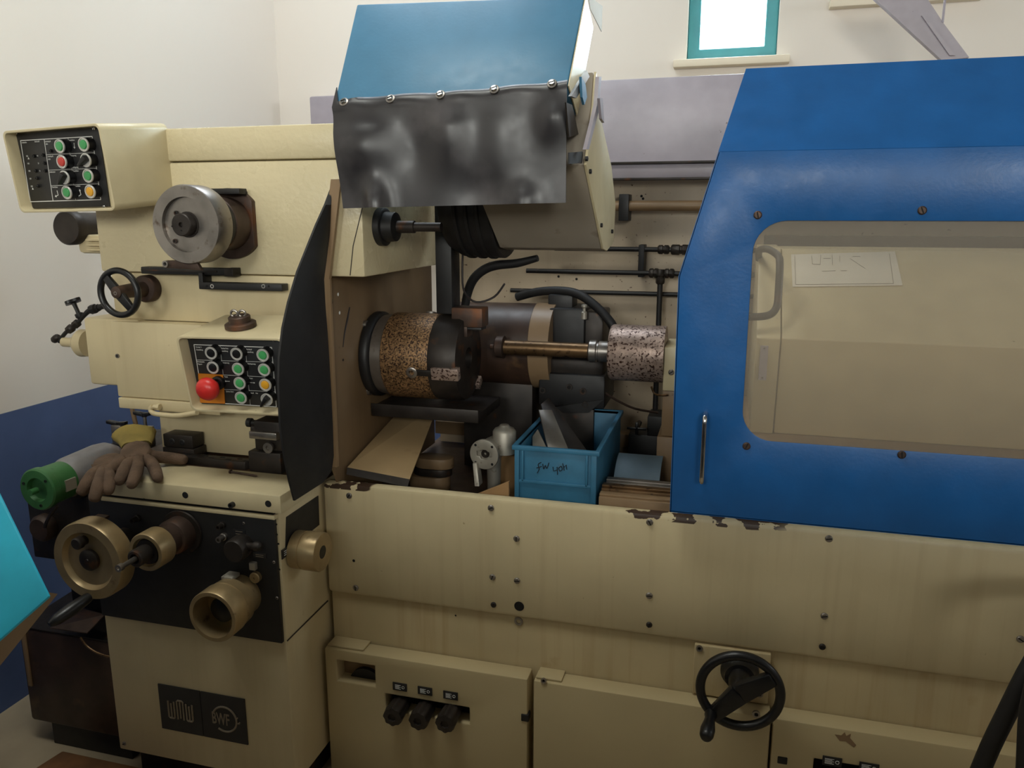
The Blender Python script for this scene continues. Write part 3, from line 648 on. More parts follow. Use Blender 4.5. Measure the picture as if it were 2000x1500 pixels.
for px, py in ((32, 259), (184, 251), (55, 408), (204, 404)): a, b = fr.at(px, py, CP); screw(uc, fr.p(a, b, CP), fr.n, .0045, .004, 'chrome')
mb = MB()
for x, y, x2, y2, wd in ((40.3, 274.5, 180.3, 266.5, .0018), (180.3, 266.5, 197, 389.8, .0018), (197, 389.8, 59.4, 394, .0018), (59.4, 394, 40.3, 274.5, .0018), (86.5, 272, 103.8, 391.8, .0015),
                      (133.2, 270, 148, 391, .0007), (89.8, 302, 184.5, 298.3, .0009), (95.4, 332.4, 188.5, 328.6, .0009), (100, 362.7, 192.8, 359, .0009)):
    line(mb, fr, fr.at(x, y, CP), fr.at(x2, y2, CP), wd, CP + .0007)
for x, y, dx_, dy_ in ((144.8, 279, 1.2, 11),):
    line(mb, fr, fr.at(x, y, CP), fr.at(x + dx_, y + dy_, CP), .0018, CP + .0007)
def arrow(mb, fr, pts, c, wd=.0016, hd=.0045):
    q = [fr.at(x, y, c) for x, y in pts]
    for a, b in zip(q, q[1:]): line(mb, fr, a, b, wd, c + .0007)
    a, b = V((*q[-2], 0)), V((*q[-1], 0)); d = (b - a).normalized(); n = V((-d.y, d.x, 0)); tip = b + d * hd
    mb.prism([fr.p(*(b + n * hd * .7)[:2], c + .0007), fr.p(*tip[:2], c + .0007), fr.p(*(b - n * hd * .7)[:2], c + .0007)], -fr.n * .0006)
arrow(mb, fr, [(144.8, 280), (145.6, 287)], CP); arrow(mb, fr, [(111.5, 372), (114, 381), (110, 383)], CP); arrow(mb, fr, [(154, 383), (158.5, 380), (156.5, 373)], CP)
for px, py in ((56, 309.5), (64.2, 368.8)):
    a, b = fr.at(px, py, CP); mb.prism([fr.p(a - .003, b - .002, CP + .0007), fr.p(a + .003, b - .002, CP + .0007), fr.p(a, b + .003, CP + .0007)], -fr.n * .0006)
mb.build('panel_lines', 'white_paint', uc)
def ptext(t, fr, s, px, py, sz, c): a, b = fr.at(px, py, c); return text('lettering', s, fr, a, b, sz, 'white_paint', t, c + .0004, sx=.9)
for s, px, py in (('Endstufen', 43, 280), ('Stückzahl', 68, 278), ('Schleifspdl.', 88.5, 278), ('EIN', 90, 283), ('Umrichten', 134.5, 275.5), ('Schleifspdl.', 93.5, 307), ('AUS', 94.5, 312.5), ('Vorsprung', 138, 305.5),
                  ('Rücksprung', 141, 328.3), ('Kühlmittel', 97.5, 337.5), ('Umrichten', 142.5, 335.5), ('Umrichten', 102, 367), ('Umrichten', 146, 365)):
    ptext(uc, fr, s, px, py, .0052, CP)
for s, px, py in (('101', 51.5, 306.5), ('103', 54, 321), ('106', 56, 335.5), ('121', 58, 350.5), ('124', 60.5, 365.5), ('44', 72.5, 306), ('51', 74.5, 320.5), ('71', 77, 335.5)): ptext(uc, fr, s, px, py, .0056, CP)
for px, py, cm in ((115, 285.7, 'green'), (161.7, 282.4, 'green'), (119.2, 316, 'red'), (170.5, 343.6, 'green'), (129, 376.2, 'green'), (174.7, 374.4, 'yellow')): button(uc, fr, px, py, cm)
selector(uc, fr, 166.3, 313.2, R(215)); selector(uc, fr, 124.3, 346.8, R(230))
for px, py in ((98.2, 295), (65.5, 304.8), (83.2, 303), (86, 318.8), (68.7, 333.8), (87.4, 333.8), (71, 348.2), (73, 363.6)):
    a, b = fr.at(px, py, CP + .004); MB().lathe(fr.p(a, b, CP), fr.n, [(0, .0042), (.005, .004), (.006, .0032), (.006, .0015), (.002, .0014)], 14).build('jack', 'black_plastic', uc)

lc = thing('control_console', 'lower cream control console with red mushroom stop button', 'control panel', PY(450, 815, 1.75))
TL, TR, BL = PY(338, 656, 1.585), PY(549, 661, 1.585), PY(374, 803, 1.615)
fr, w, h = console(lc, TL, TR, BL, .185)
pa = quad(fr, [(362, 655), (546, 661), (556, 812), (381, 803)], CP); pa = [(max(.008, min(w - .008, a)), max(.008, min(h - .008, b))) for a, b in pa]
MB().plate(fr, list(reversed(pa)), [], CP - .003, CP).build('face_plate', 'black_panel', lc, .0008)
for px, py in ((370, 659), (535, 664), (386, 799)): a, b = fr.at(px, py, CP); screw(lc, fr.p(a, b, CP), fr.n, .0045, .004, 'steel')
mb = MB()
for x, y, x2, y2, wd in ((379, 673, 530.7, 678.5, .0016), (530.7, 678.5, 540, 794.6, .0016), (540, 794.6, 440, 788, .0016), (379, 673, 388, 729, .0014), (430, 676, 436, 731, .0006), (479.4, 677, 489, 791, .0006),
                      (384, 702.8, 532, 707.3, .0007), (435, 732, 534, 737, .0007), (438.4, 760.4, 536.5, 765, .0007)):
    line(mb, fr, fr.at(x, y, CP), fr.at(x2, y2, CP), wd, CP + .0007)
arrow(mb, fr, [(449, 744.8), (441, 744.4)], CP, .0010, .003); arrow(mb, fr, [(488.5, 747), (496, 747.6)], CP, .0010, .003)
mb.build('panel_lines', 'white_paint', lc)
for s, px, py in (('Vorlauf  I', 382.5, 679), ('Zustellung', 383.5, 684), ('Vorlauf fein', 431.5, 681.5), ('Zustellung', 432, 686.5), ('Rücklauf', 481, 683.5), ('Zustellung', 481.5, 688.5), ('Werkstück', 385.5, 707.5), ('Tippen', 386.5, 712),
                  ('Vorsprung', 434.5, 709.5), ('Rücksprung', 484, 711.5), ('Tisch', 438.5, 737), ('Tisch', 487, 740), ('Zyklus Start', 441.5, 765.5), ('Hand    Aut', 489, 768.5)):
    ptext(lc, fr, s, px, py, .0050, CP)
for px, py, cm in ((411, 690.2, 'black_plastic'), (460.9, 692, 'black_plastic'), (512.2, 694.3, 'green'), (414.6, 718.6, 'black_plastic'), (464, 721.3, 'green'), (515, 723, 'green'), (467.2, 749, 'green'), (517.2, 752.3, 'yellow'), (469.5, 777.5, 'green')): button(lc, fr, px, py, cm, r=.0158)
selector(lc, fr, 520, 781, R(230), r=.0155)
op = quad(fr, [(387.6, 729), (436, 731.6), (440, 788), (391.6, 786)], CP)
MB().plate(fr, list(reversed(op)), [], CP, CP + .0016).build('stop_backing', 'orange', lc)
a, b = fr.at(402.4, 761.8, CP + .055); p = fr.p(a, b, CP)
MB().lathe(p, fr.n, [(0, .017), (.010, .017), (.012, .012), (.026, .012)], 32).build('stop_collar', 'black_plastic', lc)
MB().lathe(p, fr.n, [(.022, .0), (.022, .013), (.030, .017), (.036, .0235), (.041, .027), (.047, .0285), (.055, .0275), (.063, .022), (.068, .012), (.0695, 0)], 40).build('stop_button', 'estop_red', lc)
# rotary outlet cap sitting on the console top
po = fr.p(0, h, 0); d = ray(471, 640); oc = EYEV + d * ((po - EYEV).dot(fr.v) / d.dot(fr.v)) + fr.v * .0008
ct = thing('outlet_cap', 'round brown flanged cap with two rings on the lower console', 'cap', oc)
MB().lathe(oc, fr.v, [(0, .034), (.002, .037), (.011, .037), (.013, .034), (.014, .026), (.027, .026), (.029, .024), (.029, 0)], 40).build('flange', 'rust_steel', ct)
for dx_ in (-.012, .010): MB().torus(oc + fr.u * dx_ + fr.v * .0345, fr.n + fr.u * .25, .0078, .0028, 24, 8).build('ring', 'steel', ct)

# ================================================================== CONTROL PEDESTAL (left front)
YP = 1.59
pd = thing('control_pedestal', 'cream pedestal with black front panel full of dials', 'machine pedestal', (-1.3, 1.9, .06))
XP0, XP1 = -1.572, -1.022
box('cabinet', 'cream', pd, XP0, XP1, YP, 2.3, .092, .855, bev=.004)
box('plinth', 'dark_steel', pd, XP0 + .03, XP1 - .03, YP + .04, 2.28, .0, .092)
za = PY(380, 1225, YP).z
bp = box('black_panel', 'black', pd, XP0 + .004, XP1 - .006, YP - .012, YP, za, .845, bev=.002)
sp = [PX(x, y, XP1 + .002) for x, y in ((560, 1010), (622, 968), (624, 1025), (578, 1062), (558, 1078))]
MB().prism(sp, (-.004, 0, 0)).build('shadow_gap_plate', 'black', pd)  # black plate stands in for the shadow gap below the slab
mb = MB().prism([PX(x, y, XP1 + .001) for x, y in ((560, 1251), (640, 1172), (641, 1174), (561, 1253))], (.0006, 0, 0)); mb.build('seam', 'wire', pd)
pts = [PX(x, y, XP1 + .003) for x, y in ((549, 1075), (574, 1058), (574, 1074), (550, 1093))]
MB().prism(pts, (.002, 0, 0)).build('name_tag', 'black_panel', pd)
mb = MB()
c = sum(pts, V()) / 4
for s in (-1, 0, 1): mb.box(c.x + .002, c.x + .0027, c.y - .02, c.y + .02, c.z + s * .005 - .0006, c.z + s * .005 + .0006)
mb.build('tag_lettering', 'white_paint', pd)
# logo plates
fr = FRONT((0, YP - .003, 0))
def L(px, py): return fr.at(px, py, 0)
a0, b1 = L(308, 1340); a1, b0 = L(484, 1450)
p_tl = L(308, 1338); p_br = L(484, 1451)
zt_, zb_ = PY(395, 1350, YP).z, PY(400, 1437, YP).z
am = L(394, 1395)[0]
for x0, x1, nm in ((p_tl[0], am - .001, 'wmw'), (am + .001, p_br[0], 'bwf')):
    MB().plate(fr, rect(x0, x1, zb_, zt_), [], -.004, 0).build('logo_plate', 'black_panel', pd)
M['logo'] = mat('dull silver print', (140, 128, 110), .5, .3, var=.05)
H_ = zt_ - zb_; c1 = (p_tl[0] + am) / 2; cz_ = (zt_ + zb_) / 2 - .003
mb = MB()
def stroke(pts, r=.0028): mb.tube([fr.p(a, b, .0006) for a, b in pts], r, 6, soft=False)
def arc(cx, cy, r, t0, t1, n=8): return [(cx + r * math.cos(R(t0 + (t1 - t0) * i / n)), cy + r * math.sin(R(t0 + (t1 - t0) * i / n))) for i in range(n + 1)]
s_, hh = .0092, .040
x = c1 - 3 * s_ - .0095
for i, (up) in enumerate((0, 1, 0)):      # W M W written as round bent ribbons
    xx = x + i * (2 * s_ + .0095)
    lo, hi = cz_ - hh * .62, cz_ + hh * .62
    if up == 0: stroke([(xx, hi)] + [(xx, lo + .003), (xx + .003, lo)] + [(xx + 2 * s_ - .003, lo), (xx + 2 * s_, lo + .003), (xx + 2 * s_, hi)]); stroke([(xx + s_, lo), (xx + s_, hi - .006)])
    else: stroke([(xx, lo), (xx, hi + .003), (xx + .003, hi + .006), (xx + 2 * s_ - .003, hi + .006), (xx + 2 * s_, hi + .003), (xx + 2 * s_, lo)]); stroke([(xx + s_, hi + .004), (xx + s_, lo + .004)])
mb.build('logo_letters', 'logo', pd)
c2 = (am + p_br[0]) / 2; mb = MB()
stroke(arc(c2 + .003, cz_ + .001, .036, -125, 152, 30), .003)
stroke([(c2 + .040, cz_ - .004), (c2 + .047, cz_ - .004), (c2 + .048, cz_ + .0)], .0022); stroke([(c2 + .040, cz_ + .009), (c2 + .043, cz_ + .013)], .0018)
mb.build('logo_ring', 'logo', pd)
text('logo_text', 'BWF', fr, c2 - .036, cz_ - .016, .048, 'logo', pd, .001, sx=.54, bold=.0009)
screw(pd, PY(243, 1452, YP), (0, -1, 0), .006, .004, 'steel')
# small dots on the frame edge
for px, py in ((540, 1024), (541, 1044), (546, 1112), (544, 1062)): hole(pd, PY(px, py, YP - .0126), (0, -1, 0), .0028)
ax = (0, -1, 0); YQ = YP - .012
# -- big handwheel
wc = PY(170, 1097, 1.445)
bw = MB().lathe((wc.x, 1.495, wc.z), ax, [(0, .092), (.006, .100), (.044, .100), (.050, .097), (.050, .074), (.042, .070), (.038, .066), (.036, .034), (.036, 0)], 64).build('feed_handwheel', 'brass_knob', pd)
MB().lathe((wc.x, YQ, wc.z), ax, [(0, .035), (.09, .035)], 24).build('axle', 'dark_steel', bw)
MB().lathe((wc.x - .002, 1.459, wc.z), ax, [(0, .027), (.008, .027), (.012, .022), (.012, .006), (.014, .005), (.014, 0)], 36).build('hub_cap', 'dark_steel', bw)
k = PY(154, 1060, 1.44); MB().lathe((k.x, 1.462, k.z), ax, [(0, .012), (.014, .012), (.018, .015), (.03, .015), (.033, .012), (.033, 0)], 24).build('crank_knob', 'dark_steel', bw)
k0 = V((wc.x - .002, 1.47, wc.z - .088)); k1 = PY(96, 1220, 1.35)
d = k1 - k0
MB().lathe(k0, d, [(0, .010), (.02, .010), (.03, .013), (d.length * .55, .0165), (d.length * .85, .014), (d.length * .96, .009), (d.length, .006), (d.length, 0)], 20).build('crank_handle', 'black_plastic', bw)
a = PY(163, 1028, 1.46); b = PY(205, 1005, 1.53)
mb = MB().hexa([a + V((-.02, 0, 0)), a + V((.014, 0, 0)), b + V((.014, 0, 0)), b + V((-.02, 0, 0)), a + V((-.02, 0, -.006)), a + V((.014, 0, -.006)), b + V((.014, 0, -.006)), b + V((-.02, 0, -.006))]); mb.build('index_pointer', 'rust_steel', bw)
# -- stacked dial
c = PY(357, 1038, YQ)
yf = PX(285, 1090, c.x).y; yt = PX(231, 1115, c.x).y
st = MB().lathe(c, ax, [(0, .056), (.004, .0575), (.008, .056), (.008, .045)], 48).build('stacked_dial', 'dark_steel', pd)
L1 = YQ - yf
MB().lathe(c, ax, [(.006, .044), (L1 * .30, .044), (L1 * .34, .042), (L1 * .36, .036), (L1 * .62, .036)], 40).build('sleeve', 'rust_steel', st)
MB().lathe(c, ax, [(L1 * .58, .040), (L1 * .64, .047), (L1 * .97, .047), (L1, .045), (L1, .036), (L1 * .93, .034), (L1 * .93, .022)], 48).build('dial_ring', 'brass_knob', st)
MB().lathe(c, ax, [(L1 * .9, .034), (L1 * .97, .030), (L1 * .97, .021), (L1 * 1.25, .021), (L1 * 1.27, .018), (L1 * 1.27, .012), (L1 * 1.15, .010)], 36).build('inner_bush', 'dark_steel', st)
MB().lathe(c, ax, [(L1, .007), (YQ - yt - .016, .0055), (YQ - yt - .012, .0085), (YQ - yt, .0085), (YQ - yt, .004), (YQ - yt - .004, 0)], 16).build('spindle_pin', 'steel', st)
# -- lower graduated dial
c = PY(474, 1160, YQ); yf = PX(414, 1201, c.x).y; L1 = YQ - yf
gd2 = MB().lathe(c, ax, [(0, .052), (L1 * .3, .052), (L1 * .32, .060), (L1 * .55, .062), (L1 * .56, .060), (L1 * .60, .060), (L1 * .62, .064), (L1 * .98, .064), (L1, .062), (L1, .053), (L1 * .55, .050), (L1 * .55, .034), (L1 * .62, .033), (L1 * .62, 0)], 56).build('graduated_dial', 'brass_knob', pd)
MB().lathe(c, ax, [(L1 * .60, .031), (L1 * .70, .031), (L1 * .72, .028), (L1 * .72, 0)], 36).build('centre_cap', 'black_plastic', gd2)
a = PY(450, 1127, YQ - .03); box('dial_clip', 'alum', gd2, a.x - .016, a.x + .014, YQ - .045, YQ - .01, a.z - .004, a.z + .006)
# -- small fittings on the black panel
def socket(px, py, r, ln, m='dark_steel', nm='socket'):
    c = PY(px, py, YQ - ln); c.y = YQ
    return MB().lathe(c, ax, [(0, r * 1.3), (ln * .3, r * 1.3), (ln * .35, r), (ln, r), (ln, r * .6), (ln * .7, r * .5), (ln * .7, 0)], 20).build(nm, m, pd)
socket(425, 1031, .0065, .022); socket(426, 1055, .0075, .026, 'steel'); socket(257, 1018, .007, .024)
c = PY(455, 1078, YQ - .045); c.y = YQ
ck = MB().lathe(c, ax, [(0, .028), (.012, .030), (.04, .029), (.045, .026), (.045, 0)], 36).build('speed_knob', 'dark_steel', pd)
MB().lathe(c + V((.02, -.02, .008)), (1, -.1, .1), [(0, .010), (.02, .008), (.026, .011), (.034, .012), (.042, .009), (.045, 0)], 16).build('knob_lever', 'dark_steel', ck)
for px, py, w_, h_ in ((468, 1040, .032, .016), (508, 1085, .036, .012)):
    a = PY(px, py, YQ); lp = box('data_plate', 'black_panel', pd, a.x - w_ / 2, a.x + w_ / 2, YQ - .002, YQ, a.z - h_ / 2, a.z + h_ / 2, bev=0)
    f2 = FRONT((0, YQ - .002, 0)); mb = MB()
    for j in (-1, 1): line(mb, f2, (a.x - w_ * .3, a.z + j * h_ * .2), (a.x + w_ * .3, a.z + j * h_ * .2), .0014)
    mb.build('plate_lettering', 'logo', lp)
a = PY(493, 1105, YQ - .01); box('stop_block', 'alum', pd, a.x - .009, a.x + .008, YQ - .012, YQ, a.z - .012, a.z + .008)
a = PY(497, 1129, YQ - .01); MB().lathe((a.x, YQ, a.z), ax, [(0, .014), (.01, .014), (.012, .012), (.012, .003), (.009, .003), (.009, 0)], 24).build('roller', 'brass_knob', pd)
for px, py in ((535, 1098), (541, 1168), (476, 1022)): screw(pd, PY(px, py, YQ), ax, .004, .003, 'steel')
# -- knurled knob on the right face
c = PX(578, 1072, XP1 + .003); xf = PY(630, 1068, c.y).x
LX = xf - c.x
kk = MB().lathe((c.x, c.y, c.z), (1, 0, 0), [(-.01, .030), (0, .030), (.002, .048), (LX * .36, .048), (LX * .38, .046), (LX * .42, .046), (LX * .44, .049), (LX * .96, .049), (LX, .047), (LX, .017), (LX * .97, .016), (LX * .97, 0)], 56).build('side_knob', 'brass_knob', pd)
MB().lathe((c.x + LX * .97, c.y, c.z), (1, 0, 0), [(0, .0165), (.002, .016), (.002, 0)], 24).build('knob_centre', 'black_plastic', kk)
# -- table top of the pedestal and cover slab
box('table_top', 'stain', pd, XP0 - .01, XP1 + .01, YP + .005, 2.28, .857, .893, bev=.003)
yk = 1.715
zs0, zs1 = PY(545, 1004, 1.57).z, PY(548, 969, 1.57).z
xr = PY(548, 985, 1.57).x
sl = MB().prism([(XP0 + .04, 1.57, zs0), (xr, 1.57, zs0), (xr, 1.57, zs1), (XP0 + .04, 1.57, zs1)], (0, yk - 1.57, 0)).build('cover_slab', 'cream_clean', pd, .003)
for px, py in ((362, 967), (524, 984)): hole(sl, PY(px, py, 1.5695), ax, .0085)
screw(sl, PY(455, 985, 1.57), ax, .007, .012, 'black', kind='hex')
box('slab_lip', 'cream_clean', pd, XP0 + .05, XP1, YP - .018, YP, zs0 - .018, zs0 - .008, bev=.001)

# ---- loose things on the table
a = PY(364, 853, 1.80)
bl = thing('setting_block', 'small black steel block with two round holes on table', 'block', (a.x, 1.79, .9))
z0 = .93
MB().box(a.x - .048, a.x + .046, 1.765, 1.815, z0 - .004, z0 + .032).build('body', 'dark_steel', bl, .003)
for dx_ in (-.02, .012): MB().lathe((a.x + dx_, 1.765, z0 + .012), ax, [(.0002, .009), (.001, .008), (.001, .004), (-.002, .0035)], 18).build('socket', 'black', bl)
box('base_strip', 'dark_steel', bl, a.x - .05, a.x + .05, 1.762, 1.816, .894, z0 - .005)
a, b = PY(332, 880, 1.735), PY(485, 876, 1.735)
cl = thing('slotted_bar', 'flat dark bar with two rows of slots lying on table', 'bar', ((a.x + b.x) / 2, 1.74, .894))
MB().prism([(a.x, 1.728, .8935), (b.x - .01, 1.728, .8935), (b.x + .01, 1.76, .8935), (a.x, 1.76, .8935)], (0, 0, .022)).build('bar_body', 'dark_steel', cl, .002)
for i in range(9):
    x = a.x + .02 + i * (b.x - a.x - .03) / 8; y = 1.737 + (i % 2) * .012
    MB().box(x - .007, x + .007, y - .003, y + .003, .9153, .9162).build('slot', 'plug_black', cl)
n0 = PZ(449, 921, zs1 + .004); n1 = PZ(503, 930, zs1 + .004)
tag(MB().lathe(n0, n1 - n0, [(0, .0055), (.004, .0055), (.0045, .003), ((n1 - n0).length - .005, .0028), ((n1 - n0).length, .0005)], 12).build('bolt', 'rust_steel'), 'thin rusty bolt lying on the cream slab', 'bolt')
# dark dressing bracket between console and flap
br = thing('dresser_bracket', 'dark oily bracket with clamps under the lower console', 'bracket', PY(520, 900, 1.74))
c = PY(522, 880, 1.74)
MB().box(c.x - .045, c.x + .05, 1.72, 1.79, .894, .95).build('base_block', 'dark_steel', br, .004)
MB().box(c.x - .03, c.x + .05, 1.73, 1.79, .95, 1.03).build('upright', 'dark_steel', br, .006)
MB().box(c.x - .035, c.x + .045, 1.715, 1.75, .985, 1.005).build('clamp_bar', 'steel', br, .003)
a = PY(484, 825, 1.76)
MB().lathe((a.x, 1.76, a.z), (1, 0, 0), [(0, .012), (.012, .012), (.014, .008), (.07, .008)], 14).build('clamp_screw', 'black', br)
MB().lathe((a.x + .015, 1.758, a.z - .014), (1, 0, 0), [(0, .011), (.014, .011), (.016, .007), (.06, .007)], 14).build('clamp_screw', 'dark_steel', br)
MB().lathe((c.x + .02, 1.72, .965), ax, [(0, .014), (.008, .014), (.008, .006), (.004, .005)], 16).build('pivot', 'steel', br)

# ---- gloves
def skin(name, verts, edges, radii, m, parent, sub=2):
    org = WORLD[parent.name]
    me = bpy.data.meshes.new(name); me.from_pydata([tuple(V(v) - org) for v in verts], edges, [])
    o = bpy.data.objects.new(name, me); COL.objects.link(o); o.parent = parent; WORLD[o.name] = org
    o.modifiers.new('skin', 'SKIN'); me.skin_vertices or None
    sv = me.skin_vertices[0].data
    for i, r in enumerate(radii):
        sv[i].radius = r if isinstance(r, tuple) else (r, r); sv[i].use_root = (i == 0)
    ss = o.modifiers.new('sub', 'SUBSURF'); ss.levels = sub; ss.render_levels = sub
    me.materials.append(M[m])
    dg = bpy.context.evaluated_depsgraph_get(); nm = bpy.data.meshes.new_from_object(o.evaluated_get(dg))
    o.modifiers.clear(); o.data = nm; nm.name = name; nm.shade_smooth()
    return o
def glove(label, wrist, palm, fingers, thumb, z, cuff_pts):
    zz = z
    P_ = lambda q: PZ(q[0], q[1], q[2])
    t = thing('work_glove', label, 'glove', V((P_(palm).x, P_(palm).y, zs1)), 'work gloves on the slab')
    w_ = P_(wrist); c = P_(palm)
    vs = [c, w_]; ed = [(0, 1)]; ra = [(.036, .022), (.036, .02)]
    kn = []
    for f in fingers:
        pts = [P_(q) for q in f]; i0 = len(vs)
        k0 = c.lerp(pts[0], .62); vs.append(k0); ra.append((.017, .016)); ed.append((0, i0))
        for j, p in enumerate(pts): vs.append(p); ra.append(.0165 if j < len(pts) - 1 else .0135); ed.append((i0 + j, i0 + j + 1))
    pts = [P_(q) for q in thumb]; i0 = len(vs)
    vs.append(c.lerp(pts[0], .6)); ra.append(.018); ed.append((0, i0))
    for j, p in enumerate(pts): vs.append(p); ra.append(.017 if j < len(pts) - 1 else .014); ed.append((i0 + j, i0 + j + 1))
    skin('hand', vs, ed, ra, 'glove', t)
    if cuff_pts:
        mb = MB(); n = 20
        ctr = [P_(q) for q in cuff_pts]
        d = (ctr[-1] - ctr[0]).normalized(); e = d.cross(V((0, 0, 1))).normalized(); u = e.cross(d)
        prof = []
        for j, cc in enumerate(ctr):
            for i in range(n):
                q = 2 * math.pi * i / n; rx = .036 + .010 * j; ry = .017 + .006 * j + .003 * math.sin(3 * q + j)
                prof.append(cc + e * rx * math.cos(q) + u * ry * math.sin(q))
        for j in range(len(ctr)):
            for i in range(n):
                q = 2 * math.pi * i / n; rx = .033 + .010 * j; ry = .0145 + .006 * j + .003 * math.sin(3 * q + j); prof.append(ctr[j] + e * rx * math.cos(q) + u * ry * math.sin(q))
        fs = []; k = len(ctr)
        for j in range(k - 1):
            for i in range(n):
                i2 = (i + 1) % n; fs.append((j * n + i, j * n + i2, (j + 1) * n + i2, (j + 1) * n + i)); fs.append(((k + j) * n + i, (k + j + 1) * n + i, (k + j + 1) * n + i2, (k + j) * n + i2))
        for i in range(n):
            i2 = (i + 1) % n; fs.append(((k - 1) * n + i, (k - 1) * n + i2, (2 * k - 1) * n + i2, (2 * k - 1) * n + i))
        mb.add(prof, fs); mb.build('cuff', 'glove_cuff', t)
    return t
zg = zs1
glove('brown work glove with olive cuff, fingers spread over slab', (268, 868, zg + .052), (264, 888, zg + .042),
      [[(232, 906, zg + .034), (215, 918, zg + .028), (200, 928, zg + .022)], [(247, 910, zg + .034), (240, 926, zg + .028), (230, 944, zg + .018)], [(270, 909, zg + .032), (264, 930, zg + .026), (255, 951, zg + .016)],
       [(296, 903, zg + .030), (304, 920, zg + .022), (310, 938, zg + .014)]],
      [(312, 893, zg + .026), (338, 895, zg + .018), (366, 899, zg + .016)], zg, [(267, 872, zg + .052), (266, 858, zg + .060), (262, 848, zg + .066)])
glove('brown work glove half hidden below the other glove', (225, 893, zg + .026), (205, 912, zg + .026),
      [[(182, 925, zg + .026), (168, 946, zg + .014), (156, 968, zg - .012)], [(198, 930, zg + .026), (190, 955, zg + .014), (182, 982, zg - .014)], [(214, 934, zg + .024), (212, 950, zg + .014), (210, 968, zg - .004)]],
      [(235, 915, zg + .02), (240, 925, zg + .018), (243, 932, zg + .015)], zg, None)

# ---- left of the pedestal: pump bracket, motor, valves, tank
pb = thing('pump_cabinet', 'dark sheet metal pump housing behind the big handwheel', 'pump housing', (-1.72, 1.85, .0))
box('housing', 'dark_steel', pb, -1.86, -1.585, 1.66, 2.15, .60, .80, bev=.004)
box('leg_frame', 'black', pb, -1.84, -1.60, 1.75, 2.1, .406, .60)
MB().lathe((-1.80, 1.66, .70), ax, [(0, .038), (.02, .038), (.03, .03), (.03, 0)], 28).build('pump_cover', 'rust_steel', pb)
for dz_ in (-.05, -.02): MB().lathe((-1.70, 1.66, .67 + dz_), ax, [(0, .012), (.03, .012), (.034, .008)], 8).build('union_nut', 'brass_knob', pb)
mc = PY(75, 956, 1.55)
mo = thing('pump_motor', 'silver pump motor with green end flange beside the gloves', 'motor', (mc.x, 1.7, .80))
MB().lathe((mc.x, 1.545, mc.z), (0, 1, 0), [(0, 0), (0, .008), (-.022, .0085), (-.022, .0)], 16).build('shaft', 'green_paint', mo)
MB().lathe((mc.x, 1.545, mc.z), (0, 1, 0), [(.012, 0), (.012, .028), (0, .032), (0, .052), (.004, .056), (.02, .056), (.024, .052), (.085, .051)], 40).build('end_flange', 'green_paint', mo)
MB().lathe((mc.x, 1.63, mc.z), (0, 1, 0), [(0, .050), (.02, .056), (.13, .061), (.16, .058), (.185, .046), (.198, .024), (.2, 0)], 40).build('motor_shell', 'silver_paint', mo)
box('rating_plate', 'alum', mo, mc.x + .047, mc.x + .0535, 1.585, 1.62, mc.z - .014, mc.z + .016, bev=0)
for t in (40, 160, 280): screw(mo, (mc.x + .042 * math.cos(R(t)), 1.545, mc.z + .042 * math.sin(R(t))), ax, .004, .003, 'black', kind='hex')
box('saddle', 'dark_steel', mo, mc.x - .04, mc.x + .04, 1.64, 1.80, .801, mc.z - .035)
tag(MB().tube([PY(112, 988, 1.56), PY(100, 1003, 1.56), PY(90, 1022, 1.6), PY(86, 1040, 1.7)], .0045, 8).build('motor_cable', 'wire'), 'black cable curling down from the pump motor', 'cable')
vm = thing('valve_manifold', 'dark valve manifold with two black tee handles', 'valve', (-1.68, 1.95, .80))
box('manifold_body', 'dark_steel', vm, -1.80, -1.585, 1.92, 2.1, .801, .865)
for px, py, s in ((232, 828, 1.0), (282, 810, .85)):
    c = PY(px, py, 1.93); x = min(c.x, -1.60)
    h_ = MB().lathe((c.x, 1.93, c.z - .006), (0, 0, 1), [(0, .008), (.012, .008)], 12).build('tee_handle', 'black_plastic', vm)
    for sg in (-1, 1): MB().hexa([(c.x, 1.925, c.z - .007), (c.x + sg * .034 * s, 1.915, c.z - .004 + .006), (c.x + sg * .034 * s, 1.915, c.z + .012), (c.x, 1.925, c.z + .006), (c.x, 1.937, c.z - .007), (c.x + sg * .034 * s, 1.931, c.z + .002), (c.x + sg * .034 * s, 1.931, c.z + .012), (c.x, 1.937, c.z + .006)]).build('grip', 'black_plastic', h_, .002)
    MB().lathe((c.x, 1.93, .92 if px < 250 else .87), (0, 0, 1), [(0, .006), (c.z - (.92 if px < 250 else .87), .005)], 12).build('stem', 'steel', h_)
    MB().box(c.x - .018, c.x + .018, 1.915, 1.947, .865, .925).build('gland', 'steel', vm, .003)
c = PY(262, 815, 1.96)
MB().tube([PY(258, 798, 1.97), PY(266, 832, 1.97), PY(270, 880, 1.97)], .007, 10).build('riser_pipe', 'cream_dirty', vm)
tk = thing('coolant_tank', 'dark brown oily coolant tank standing left of the pedestal', 'tank', (-1.77, 1.85, 0))
box('tank_body', 'brown_tank', tk, -1.945, -1.585, 1.65, 2.15, .072, .375, bev=.010)
box('corner_strip', 'cream_dirty', tk, -1.932, -1.918, 1.645, 1.652, .19, .36)
MB().prism([(-1.945, 1.65, .376), (-1.585, 1.65, .376), (-1.585, 2.1, .40), (-1.945, 2.1, .40)], (0, 0, .004)).build('tank_lid', 'dark_steel', tk)
a = PY(60, 1215, 1.62); b = PY(190, 1165, 1.66)
MB().prism([PY(98, 1226, 1.60), PY(170, 1236, 1.60), PY(205, 1200, 1.66), PY(160, 1188, 1.70)], (0, 0, -.003)).build('drip_sheet', 'rust_steel', tk)
box('tank_foot', 'black', tk, -1.88, -1.60, 1.66, 2.1, 0, .072)
